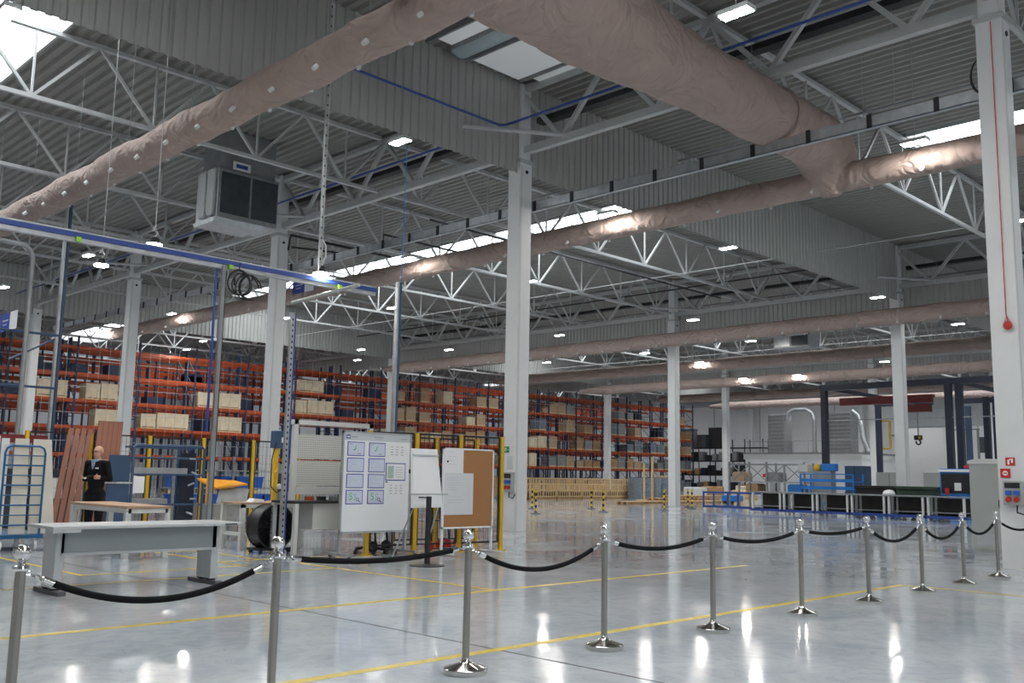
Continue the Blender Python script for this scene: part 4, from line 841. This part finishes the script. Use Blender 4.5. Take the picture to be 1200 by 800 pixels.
# tool post beside the workstation
t = thing('tool_post', 'yellow tool post with a blue control box and air hoses', 'tool post', (10.15, 16.6, 0))
B('post', yellow, t, -.04, .04, -.04, .04, 0, 2.0); B('control_box', steel_blue, t, -.08, .30, -.08, .1, 1.84, 2.18, .02); B('white_switch', white_gloss, t, .06, .17, -.12, -.08, 1.95, 2.05); B('lower_box', navy, t, .14, .3, -.04, .1, 1.0, 1.35)
T('air_hose', cable, t, [(-.06, -.1, 1.95), (-.16, -.12, 1.6), (-.14, -.1, 1.1), (0, -.1, .98), (.14, -.1, 1.05), (.2, -.1, 1.3)], .011, 7); part('regulator', light_grey, t, lambda m: m.ball((.05, -.1, 1.1), .055, 12, 10), True); T('valve', yellow, t, [(-.13, -.12, 1.32), (-.02, -.12, 1.42)], .014, 7)
# small boxes and signs fixed to columns
def on_face(name, label, cat, x, y0, y1, z0, z1, mat, thick=.02): return tag(MB().box(x-thick, x, y0, y1, z0, z1).build(name, mat), label, cat)
def socket_box(x, y0, y1, z0, z1, label):
    t = thing('socket_box', label, 'socket box', (x, y0, z0)); w = y1-y0; h = z1-z0
    B('case', cab_grey, t, -.12, 0, 0, w, 0, h, .01); B('fuse_window', black_pl, t, -.128, -.12, w*.1, w*.9, h*.70, h*.93)
    for k in range(2): B('blue_socket', blue_pl, t, -.15, -.12, w*(.12+.42*k), w*(.44+.42*k), h*.42, h*.60); part('red_socket', red_pl, t, lambda m: m.tube([(-.17, w*(.28+.42*k), h*.22), (-.12, w*(.28+.42*k), h*.25)], w*.15, 14), True)
    T('cable', cable, t, [(-.1, w*.3, 0), (-.12, w*.3, -.12), (-.12, -.05, -.16), (-.06, -.08, -.05)], .014, 7)
socket_box(AX-.221, 17.28, 17.60, .98, 1.48, 'grey socket box with cable on the bare column')
socket_box(AX-.221, 5.32, 5.62, 1.06, 1.46, 'grey socket box under red signs on the column by the cabinet')
t = thing('exit_sign', 'green emergency exit sign on the bare column', 'sign', (AX-.222, 17.5, 1.98)); B('plate', green, t, -.006, 0, 0, .20, 0, .155); B('door_symbol', white_gloss, t, -.008, -.006, .10, .165, .03, .125); B('arrow', white_gloss, t, -.008, -.006, .02, .07, .07, .085)
part('running_figure', green, t, lambda m: (m.ball((-.009, .145, .11), .011, 8, 6), m.bar((-.009, .14, .095), (-.009, .125, .06), .014), m.bar((-.009, .125, .06), (-.009, .15, .035), .01), m.bar((-.009, .125, .06), (-.009, .105, .04), .01)))
on_face('pictogram_sign', 'white and grey pictogram notice under the exit sign', 'sign', AX-.221, 17.36, 17.56, 1.55, 1.9, header_tint, .005)
t = thing('extinguisher_sign', 'red fire extinguisher sign, the higher of two on the column', 'sign', (AX-.222, 5.44, 1.715)); B('plate', sign_red, t, -.006, 0, 0, .15, 0, .14); B('extinguisher_symbol', white_gloss, t, -.008, -.006, .085, .12, .02, .10); B('flame_symbol', white_gloss, t, -.008, -.006, .03, .06, .05, .12); B('hose_symbol', white_gloss, t, -.008, -.006, .06, .09, .10, .115)
t = thing('alarm_sign', 'red fire alarm sign, the lower of two on the column', 'sign', (AX-.222, 5.52, 1.515)); B('plate', sign_red, t, -.02, 0, 0, .155, 0, .15); part('button_symbol', white_gloss, t, lambda m: m.tube([(-.021, .0775, .075), (-.024, .0775, .075)], .042, 16)); B('button_bar', sign_red, t, -.026, -.024, .05, .105, .065, .085)
t = thing('alarm_bell', 'red alarm bell with a thin red line running up the column', 'alarm', (AX-.235, 5.42, 4.1)); part('bell', red_pl, t, lambda m: m.ball((-.05, 0, 0), .075, 16, 12, sc=(.8, 1, 1)), True); T('red_line', sign_red, t, [(-.01, .0, .05), (-.012, .03, .2), (-.012, .03, 5.55)], .008, 6); T('bracket', red_pl, t, [(-.02, -.05, .03), (-.02, .02, .18), (-.02, .07, .03)], .006, 6)
t = thing('switch_cabinet', 'tall grey metal switch cabinet beside the column with red signs', 'cabinet', (20.3, 6.55, 0)); B('body', cab_grey, t, 0, .4, 0, .62, .08, 1.80, .008); B('door', cab_grey, t, -.015, 0, .02, .60, .12, 1.76, .005); B('plinth', wall_grey, t, .02, .38, .02, .60, 0, .08); part('roof_cap', light_grey, t, lambda m: m.prism([(-.02, 1.80), (.64, 1.80), (.64, 1.86), (.5, 1.90), (.12, 1.90), (-.02, 1.86)], 'x', -.02, .42)); B('lower_plate', wall_grey, t, -.018, -.015, .1, .52, .2, .42); B('handle', black_pl, t, -.03, -.015, .06, .085, .95, 1.1)
for k, (x, y, z, lb) in enumerate(((20.3, 31.4, 8.35, 'blue and white aisle sign hanging beside the long duct'), (9.5, 30.5, 5.45, 'blue and white aisle sign hanging near the rack front'))):
    t = thing('aisle_sign', lb, 'sign', (x, y, z)); B('plate', ink_blue, t, 0, .02, .35, 1.2, 0, .55); B('white_field', paper, t, 0, .02, -.25, .35, 0, .55); B('print_line', print_tint, t, -.003, 0, .5, 1.0, .3, .34); B('print_line', print_tint, t, -.003, 0, .6, .95, .18, .21); T('wire', galv_dark, t, [(.01, .9, .55), (.01, .9, 12.0-z)], .005, 5); T('wire', galv_dark, t, [(.01, .0, .55), (.01, .0, 12.0-z)], .005, 5)

# ================================================================ MIDDLE AND FAR FLOOR
# yellow-black bollards
bt = thing('warning_post', 'yellow and black banded warning post on a flat base', 'warning post', (26.4, 24.9, 0), 0, 'banded warning posts on the open floor')
part('pole', stripe_mat, bt, lambda m: m.tube([(0, 0, .03), (0, 0, .9)], .04, 14), True); part('base', rubber, bt, lambda m: m.lathe([(.2, 0), (.2, .02), (.06, .05), (.045, .06)], 20), True)
for x, y in ((30.4, 28.9), (33.3, 28.0), (30.6, 25.1), (39.4, 28.4), (35.2, 25.4), (40.8, 28.0), (38.8, 26.4)): clone(bt, (x, y, 0))
for k, (p, q) in enumerate((((26.4, 24.9), (30.4, 28.9)), ((26.4, 24.9), (30.6, 25.1)), ((30.6, 25.1), (33.3, 28.0)), ((30.6, 25.1), (35.2, 25.4)))):
    m = MB(); m.tube([(p[0]+(q[0]-p[0])*s/12, p[1]+(q[1]-p[1])*s/12, .78-.12*4*(s/12)*(1-s/12)) for s in range(13)], .014, 6)
    tag(m.build('warning_chain', line_yellow, None, True), 'thin yellow chain slung between banded warning posts', 'chain', 'yellow chains between warning posts') if k == 99 else None
# slatted pallet-collar crates
def slat_crate(w, d, h, tiers):
    t = thing('slatted_crate', '', 'crate', (0, 0, 0)); sm = MB().box(-.032, .032, -.012, .012, .14, h).mesh('slat', wood); n = 6
    for k in range(n): put('slat', sm, t, (-w/2+.05+(w-.1)*k/(n-1), -d/2, 0))
    for k in range(3): put('slat', sm, t, (-w/2+.05+(w-.1)*k/2, d/2, 0))
    for s in (-1, 1):
        for k in range(4): put('slat', sm, t, (s*w/2, -d/2+.06+(d-.12)*k/3, 0), rz=PI/2)
    rail = MB().box(-w/2, w/2, -.02, .02, -.03, .03).mesh('rail', wood)
    for q in range(tiers+1): put('rail', rail, t, (0, -d/2-.02, .19+(h-.24)*q/tiers)); put('rail', rail, t, (0, d/2+.02, .19+(h-.24)*q/tiers))
    part('pallet', wood_dark, t, lambda m: ([m.box(-w/2, w/2, y, y+.1, 0, .1) for y in (-d/2, -.05, d/2-.1)], m.box(-w/2, w/2, -d/2, d/2, .1, .135)))
    part('contents', M('dark_brown_wood', (.10, .055, .03), .8), t, lambda m: m.box(-w/2+.08, w/2-.08, -d/2+.08, d/2-.08, .14, h*.45)); return t
c1 = slat_crate(1.15, .8, .98, 2); c2 = slat_crate(1.15, .8, 1.32, 3)
l1 = 'low slatted wooden crate in the row before the racks'; l2 = 'taller slatted wooden crate standing behind the low row'
for k in range(9):
    p = (42.6+1.2*k, 40.5+.05*(k % 2), 0)
    if k == 0: c1.location = p; c1['label'] = 'first slatted wooden crate of the low row, counted from the cable reel'; c1['group'] = 'low slatted crates'
    else: clone(c1, p, None, '%s slatted wooden crate of the low row, counted from the cable reel' % ORD[k], 'low slatted crates')
for k in range(10):
    p = (43.0+1.22*k, 42.4, 0)
    if k == 0: c2.location = p; c2['label'] = 'first tall slatted crate behind the low row, counted from the cable reel'; c2['group'] = 'taller slatted crates'
    else: clone(c2, p, None, '%s tall slatted crate behind the low row, counted from the cable reel' % ORD[k], 'taller slatted crates')
t = thing('cable_reel', 'wooden cable reel standing beyond the slatted crates', 'cable reel', (40.4, 42.2, 0)); part('flange', wood_dark, t, lambda m: m.tube([(0, -.3, .75), (0, -.25, .75)], .75, 28), True); part('flange', wood_dark, t, lambda m: m.tube([(0, .25, .75), (0, .3, .75)], .75, 28), True); part('core', cable, t, lambda m: m.tube([(0, -.25, .75), (0, .25, .75)], .5, 20), True)
# flat pallets and loads around the second column
def pallet_at(x, y, z, rz, label, group, root=[None]):
    if root[0] is None:
        t = thing('wooden_pallet', label, 'pallet', (x, y, z), rz, group); pm = MB().box(-.6, .6, -.07, .07, .115, .14).mesh('plank', wood); sk = MB().box(-.6, .6, -.05, .05, 0, .115).mesh('skid', wood_dark)
        for k in range(5): put('plank', pm, t, (0, -.33+.165*k, 0))
        for y_ in (-.35, 0, .35): put('skid', sk, t, (0, y_, 0))
        root[0] = t
    else: clone(root[0], (x, y, z), rz, label, group)
for k in range(7): pallet_at(41.9+1.25*k, 32.6-.05*k, 0, 0, 'wooden pallet lying flat on the open floor by the column', 'flat pallets near the column')
for k in range(6): pallet_at(45.0+1.3*k, 33.6, .0, 0, 'wooden pallet at the foot of the pallet stack', 'bottom pallets of the stack')
for k in range(5): pallet_at(46.0+1.3*k, 33.6, .145, .05, 'wooden pallet lying on another pallet in the stack', 'second-layer pallets'); pallet_at(46.5+1.3*k, 34.8, 0, 0, 'wooden pallet in the hind row behind the stack', 'hind pallets')
for k in range(4): pallet_at(47.5+1.3*k, 33.6, .29, -.04, 'topmost wooden pallet of its stack near the column', 'top pallets')
for k in range(4):
    t = thing('wrapped_drum', 'grey-blue wrapped drum behind the flat pallets', 'drum', (51.6+1.05*k, 39.6, 0), 0, 'wrapped drums behind the pallets'); part('shell', tarp, t, lambda m: m.lathe([(.45, 0), (.48, .03), (.46, .5), (.49, .52), (.46, .55), (.46, 1.0), (.49, 1.02), (.46, 1.38), (.42, 1.42)], 20), True); part('lid', navy, t, lambda m: m.lathe([(.43, 1.42), (.43, 1.45), (.1, 1.46)], 20), True)
for k, (x, y, h) in enumerate(((44.6, 33.0, 2.6), (47.8, 36.0, 2.3))): tag(MB().box(-.05, .05, -.05, .05, 0, h).build('timber_post', wood, None, loc=(x, y, 0)), ['upright pale timber post among the pallets', 'shorter upright timber post behind the pallets'][k], 'timber')
for k, (x, y, w, h, mt, lb) in enumerate(((57.0, 38.5, 1.5, .85, light_grey, 'white wrapped load behind the pallets'), (50.2, 31.3, .9, .5, bright_blue, 'bright blue bundle lying by the column'), (58.5, 42.0, 1.4, 1.6, carton, 'brown carton load before the dark shelving'), (61.5, 40.0, 1.6, .9, wood_dark, 'brown wooden load near the dark shelving'), (63.2, 38.2, 1.5, 1.0, crate_pale, 'pale crate near the far white column'), (60, 36.5, 1.6, .7, wood, 'low stack of pale boards near the far column'))):
    t = thing('floor_load', lb, 'load', (x, y, 0)); part('bundle', mt, t, lambda m: m.box(-w/2, w/2, -.5, .5, .12, h), bevel=.08); part('pallet', wood, t, lambda m: [m.box(-w/2, w/2, q, q+.1, 0, .12) for q in (-.5, -.05, .4)])

# dark shelving near the end wall
def dark_shelf(x, y0, y1, levels, top, label):
    t = thing('storage_shelf', label, 'shelf', (x, y0, 0)); L = y1-y0; n = max(2, round(L/1.9))
    for k in range(n+1):
        for dx in (0, 1.0): B('post', black_mt, t, dx-.04, dx+.04, L*k/n-.04, L*k/n+.04, 0, top)
    for z in levels: B('shelf_board', black_mt, t, -.05, 1.05, 0, L, z-.12, z)
dark_shelf(83.2, 48.4, 58.4, (.5, 1.9, 3.3, 4.6), 5.4, 'tall black storage shelving with bins before the end wall')
rnd = random.Random(11); z_l = (.5, 1.9, 3.3)
for k in range(36):
    y = 48.8+.26*k; z = z_l[k % 3]; h = rnd.uniform(.4, 1.0); mt = rnd.choice([black_pl, navy, galv_dark, wood_dark])
    tag(MB().box(-.4, .4, -.24, .24, 0, h).prism([(-.24, h), (.24, h), (.2, h+.03), (-.2, h+.03)], 'x', -.4, .4).build('stored_bin', mt, None, loc=(83.7, y, z)), '%s bin on a lower level of the black shelving' % {black_pl: 'black', navy: 'dark blue', galv_dark: 'grey', wood_dark: 'brown'}[mt], 'bin', '%s bins on the black shelving' % {black_pl: 'black', navy: 'dark blue', galv_dark: 'grey', wood_dark: 'brown'}[mt])
for k, (y, w, h, mt) in enumerate(((53.6, 1.8, 2.0, black_pl), (55.4, 1.0, 1.3, dark_grille), (57.2, 1.3, 1.9, galv_dark))):
    t = thing('tall_bin', ['big black bin on top of the black shelving', 'lower dark bin on top of the black shelving', 'grey mesh bin on top of the black shelving'][k], 'bin', (83.7, y, 4.6)); B('body', mt, t, -.5, .5, -w/2, w/2, 0, h); part('ribs', mt, t, lambda m: [m.box(-.53, -.5, -w/2+w*q/6-.03, -w/2+w*q/6+.03, 0, h) for q in range(7)]); B('rim', black_mt, t, -.54, .54, -w/2-.03, w/2+.03, h-.08, h)
# low white room with plant on its roof
t = thing('plant_room', 'low white plant room with a grey roof edge and railing', 'plant room', (78, 36.1, 0)); B('wall', wall_mat, t, 0, 12, 0, 11.1, 0, 3.3); B('fascia', light_grey, t, -.15, 12, -.1, 11.2, 3.3, 3.75); B('roof_edge', galv_dark, t, -.2, 12, -.15, 11.25, 3.75, 3.9); B('door', wall_grey, t, -.05, 0, 7.6, 8.6, 0, 2.1); B('door', wall_mat, t, -.05, 0, 4.2, 5.9, 0, 2.6); B('red_notice', sign_red, t, -.06, 0, 9.0, 9.3, 1.7, 2.0)
for k in range(8): T('railing_post', galv_dark, t, [(0, .3+1.5*k, 3.9), (0, .3+1.5*k, 4.9)], .03, 6)
T('railing', galv_dark, t, [(0, .2, 4.9), (0, 11, 4.9)], .03, 6)
for k, (y, w, h) in enumerate(((44.4, 1.6, 3.6), (38.0, 2.6, 3.6))):
    t = thing('louvre_tower', ['narrow grey louvred ventilation tower on the plant room', 'wide grey louvred ventilation tower on the plant room'][k], 'ventilation tower', (80, y, 3.9)); B('core', galv_dark, t, .05, 1.5, 0, w, 0, h)
    sm = MB().bar((0, 0, 0), (0, w, 0), .16, .06).mesh('slat', galv)
    for q in range(11): put('slat', sm, t, (0, 0, .2+q*(h-.3)/10))
t = thing('vent_pipe', 'silver arched vent pipe rising from the narrow louvred tower', 'pipe', (80.5, 44.2, 3.9)); part('pipe', galv, t, lambda m: m.tube([(0, 0, 3.0), (0, -.1, 3.7), (0, -.6, 4.0), (0, -1.8, 4.0), (0, -2.4, 3.6), (0, -2.6, 2.9), (0, -2.6, 0)], .18, 12), True); B('flange', galv_dark, t, -.25, .25, -2.85, -2.35, 0, .12)
t = thing('vent_pipe', 'silver flexible vent pipe beside the wide louvred tower', 'pipe', (79.6, 37.6, 3.9)); part('pipe', galv, t, lambda m: m.tube([(0, 0, 3.6), (0, -.5, 3.2), (0, -.8, 2.2), (0, -.9, 1.2), (0, -1.4, 0)], .2, 12), True); B('flange', galv_dark, t, -.25, .25, -1.65, -1.15, 0, .12)
t = thing('roller_door', 'tall pale roller door panel set in the end wall', 'door', (90.25, 41.5, 3.9)); B('panel', light_grey, t, 0, .08, 0, 3.0, 0, 3.6); part('ribs', wall_grey, t, lambda m: [m.box(-.02, 0, 0, 3.0, .3*q, .3*q+.02) for q in range(12)])
t = thing('gas_pipe', 'yellow cranked gas pipe on the end wall behind the crane frame', 'pipe', (89.5, 38.6, 4.6)); part('pipe', yellow, t, lambda m: m.tube([(0, 1.0, 0), (0, 0, 0), (0, 0, 2.6), (0, 1.2, 2.6)], .12, 8), True); B('bracket', galv_dark, t, -.02, .85, -.15, .15, 1.2, 1.3)
for k, (y0, y1, h) in enumerate(((30.6, 32.9, 6.3), (33.2, 37.3, 6.6))):
    t = thing('white_partition', ['narrower white partition sheet behind the crane posts', 'broad white partition sheet behind the hoist hook'][k], 'partition', (74, y0*.83, 0)); B('sheet', white_gloss, t, 0, .1, 0, (y1-y0)*.83, 0, h*.85); B('post', galv_dark, t, -.08, 0, -.1, .05, 0, h*.85); B('top_rail', galv_dark, t, -.05, .1, -.1, (y1-y0)*.83, h*.85, h*.85+.1)
# overhead crane frame
t = thing('crane_frame', 'dark blue free-standing crane frame with square posts', 'crane frame', (0, 0, 0))
for x, y in ((48, 24.2), (48, 17.75), (48, 17.25), (60, 26.6), (56, 18.7), (56, 18.2), (62, 21.8)): B('post', navy if (x, y) != (62, 21.8) else steel_blue, t, x-.15, x+.15, y-.15, y+.15, 0, 6.2)
B('runway_beam', navy, t, 47.85, 48.15, 13.5, 24.4, 6.2, 6.5); B('runway_beam', navy, t, 59.9, 60.1, 18.0, 26.8, 6.2, 6.5); B('end_beam', navy, t, 48, 60, 24.1, 24.3, 6.25, 6.45); B('end_beam', navy, t, 48, 60, 17.4, 17.6, 6.25, 6.45); B('end_beam', navy, t, 48, 56, 14.4, 14.6, 6.0, 6.25); B('runway_beam', navy, t, 55.9, 56.1, 13.4, 18.9, 5.9, 6.15)
T('guard_cable', galv, t, [(48, 24.2, 4.6), (48, 13.5, 4.6)], .03, 6)
t = thing('bridge_crane', 'dark red bridge crane girder with hoist hanging in the frame', 'crane', (52, 0, 0)); B('girder', rack_red, t, -.2, .2, 20.0, 25.2, 5.7, 6.12); B('hoist', cab_grey, t, -.3, .3, 19.0, 19.9, 5.3, 5.9); B('hoist_drum', rack_red, t, -.25, .25, 20.2, 21.4, 5.2, 5.6); T('hoist_chain', galv_dark, t, [(0, 20.9, 5.2), (0, 20.9, 3.95)], .035, 6)
part('hook_block', black_pl, t, lambda m: (m.box(-.12, .12, 20.72, 21.08, 3.7, 3.95), m.tube([(0, 20.9+.12*math.cos(a), 3.58+.12*math.sin(a)) for a in [PI*.6+q*PI*1.6/10 for q in range(11)]], .045, 7)), bevel=.0); B('block_stripe', yellow, t, -.125, -.12, 20.74, 20.84, 3.75, 3.9)
# row of workbenches on blue frames
wb_root = None
for k in range(6):
    y = 13.2+1.52*k; x = 36.95+.05*k
    if wb_root is None:
        wb_root = t = thing('mobile_workbench', 'grey-topped mobile workbench on a blue base, first counted from the tool cabinet', 'workbench', (x, y, 0), 0, 'mobile workbenches in the long row'); B('benchtop', galv_dark, t, 0, .9, 0, 1.5, .88, .93)
        for a in (.02, .80):
            for b in (.06, 1.36): B('leg', light_grey, t, a, a+.08, b, b+.08, .18, .88)
        part('base_frame', blue_pipe, t, lambda m: (m.box(0, .06, 0, 1.5, .10, .20), m.box(.84, .9, 0, 1.5, .10, .20), m.box(0, .9, 0, .06, .10, .20), m.box(0, .9, 1.44, 1.5, .10, .20))); 
        cmesh = MB().tube([(-.02, 0, .05), (.02, 0, .05)], .05, 10).mesh('caster', light_grey, True)
        for a in (.05, .85):
            for b in (.1, 1.4): put('caster', cmesh, t, (a, b, 0))
        B('back_panel', M('dark_olive_panel', (.045, .045, .04), .7, var=.2), t, .82, .85, .12, 1.38, .2, .85); B('under_shelf', galv_dark, t, .1, .8, .15, 1.35, .30, .33)
    else: clone(wb_root, (x, y, 0), None, 'grey-topped mobile workbench on a blue base, %s counted from the tool cabinet' % ORD[k])
t = thing('open_frame_trolley', 'low bright blue open frame trolley at the end of the workbench row', 'trolley', (37.6, 22.4, 0)); part('base_frame', blue_pipe, t, lambda m: (m.box(0, .06, 0, 2.6, .14, .22), m.box(.84, .9, 0, 2.6, .14, .22), m.box(0, .9, 0, .06, .14, .22), m.box(0, .9, 2.54, 2.6, .14, .22), m.box(0, .06, 0, 2.6, .78, .86), m.box(.84, .9, 0, 2.6, .78, .86)))
for a in (0, .84):
    for b in (0, 1.27, 2.54): B('post', blue_pipe, t, a, a+.06, b, b+.06, .2, .86)
for a in (.04, .86):
    for b in (.1, 2.5): part('caster', light_grey, t, lambda m: m.tube([(a-.02, b, .07), (a+.02, b, .07)], .07, 12), True)
# goods behind the benches
t = thing('steel_shelving', 'grey steel shelving with cross braces behind the workbenches', 'shelf', (44.5, 23.6, 0))
for y in (0, 1.1, 2.1, 3.1, 4.3): B('post', galv_dark, t, -.04, .04, y-.04, y+.04, 0, 2.35 if y != 1.1 else 2.2)
for y in (0, 2.1, 4.3): B('post', galv_dark, t, .9, .98, y-.04, y+.04, 0, 2.3)
for z in (.75, 1.35): B('shelf_board', galv, t, -.05, 1.0, 0, 4.3, z-.06, z)
for z in (2.25,): B('top_rail', galv_dark, t, -.04, .04, 0, 4.3, z-.08, z)
for y in (0, 1.1, 2.1, 3.1): part('cross_brace', galv_dark, t, lambda m: (m.bar((.0, y, 1.35), (.0, y+1.05, 2.2), .04), m.bar((.0, y, 2.2), (.0, y+1.05, 1.35), .04)))
for k, (y, mt) in enumerate(((24.2, bright_blue), (25.4, galv_dark), (26.6, wood_dark), (27.4, carton))): tag(MB().box(-.4, .4, -.35, .35, 0, .4).prism([(-.35, .4), (.35, .4), (.25, .48), (-.25, .48)], 'x', -.4, .4).build('shelf_box', mt, None, loc=(44.95, y, 1.35 if k % 2 else .75)), ['blue box on the cross-braced shelving', 'grey box on the cross-braced shelving', 'brown box on the cross-braced shelving', 'carton on the cross-braced shelving'][k], 'box')
t = thing('flat_trolley', 'bright blue multi-deck trolley behind the workbenches', 'trolley', (40.6, 19.2, 0))
for a in (0, .95):
    for b in (0, 2.5): B('post', bright_blue, t, a, a+.06, b, b+.06, .1, 1.75)
for z in (.35, 1.05, 1.38): part('deck', bright_blue, t, lambda m: (m.box(0, 1.0, 0, 2.56, z, z+.05), m.box(-.02, 0, 0, 2.56, z, z+.14)))
B('top_rail', bright_blue, t, 0, .05, 0, 2.56, 1.70, 1.75)
for k in range(2): part('caster', light_grey, t, lambda m: m.tube([(.1, .2+2.1*k, .06), (.15, .2+2.1*k, .06)], .06, 12), True)
for k, (y0, lb, mt) in enumerate(((16.75, 'black waste container with rim behind the workbenches', black_pl), (15.05, 'dark green waste container with rim behind the workbenches', dark_green))):
    t = thing('waste_container', lb, 'container', (39.0, y0, 0)); part('tub', mt, t, lambda m: m.prism([(.12, .2), (1.5, .2), (1.62, 1.15), (0, 1.15)], 'x', 0, 1.1)); B('rim', mt, t, -.06, 1.16, -.04, 1.66, 1.15, 1.27, .01); B('lid_handle', mt, t, -.1, -.06, .5, 1.1, 1.17, 1.22); 
    for a in (.1, 1.0):
        for b in (.25, 1.35): part('wheel', black_pl, t, lambda m: m.tube([(a-.03, b, .1), (a+.03, b, .1)], .1, 12), True)
t = thing('tool_cabinet', 'blue tool cabinet with a black open front and white top', 'cabinet', (38.6, 13.4, .94)); B('body', bright_blue, t, .3, .9, -.1, 1.45, 0, 1.05); B('recess', black_pl, t, .28, .3, .3, 1.4, .1, .85); B('top', white_gloss, t, .2, .92, .2, 1.5, .92, 1.02); B('side_panel', bright_blue, t, .1, .3, -.12, .25, 0, 1.1); B('paper_note', paper, t, .27, .28, .65, .9, .2, .5); part('red_lamp', red_pl, t, lambda m: m.ball((.4, .35, 1.12), .14, 12, 8, sc=(1, 1.6, .7)), True); part('red_cup', red_pl, t, lambda m: m.lathe([(.08, .05), (.09, .28), (.03, .29)], 12, (.2, 1.15, 0)), True); [B('leg', navy, t, .3, .9, y_, y_+.1, -.94, 0) for y_ in (-.1, 1.35)]
for k, (y, z, w, h, mt, lb) in enumerate(((23.2, 0, 1.6, 2.2, light_grey, 'pale grey cabinet beyond the blue trolley'), (21.3, 0, 1.0, 2.2, steel_blue, 'steel blue cabinet beyond the waste containers'), (19.4, 0, 1.3, 1.9, cab_grey, 'grey cupboard with blue base behind the column'), (16.2, 0, 2.2, 1.9, cab_grey, 'wide grey cupboard with blue base behind the green container'))):
    t = thing('machine_cabinet', lb, 'cabinet', (46.2, y, 0)); B('body', mt, t, 0, .8, 0, w, .9, h); B('base', bright_blue if k > 1 else mt, t, -.02, .82, -.02, w+.02, 0, .9); B('door_gap', black_pl, t, -.006, 0, w/2-.01, w/2+.01, .95, h-.05)
tag(MB().lathe([(.22, .0), (.24, .05), (.18, .16), (.05, .2)], 16).build('white_helmet', white_gloss, None, True, 0, (37.5, 16.3, .93)), 'white rounded cover lying on a workbench top', 'cover')
t = thing('yellow_gearbox', 'yellow and blue drive unit standing by the crane post', 'machine', (43.5, 21.7, 0)); B('stand', galv_dark, t, 0, .5, 0, .9, 0, 1.9); part('drive', yellow, t, lambda m: m.ball((.2, .75, 2.05), .2, 12, 10), True); B('motor', bright_blue, t, .05, .4, -.2, .55, 1.9, 2.25, .03); B('white_box', light_grey, t, 0, .4, 1.2, 1.7, 1.85, 2.2); B('bracket', galv_dark, t, 0, .4, .9, 1.7, 1.8, 1.86)
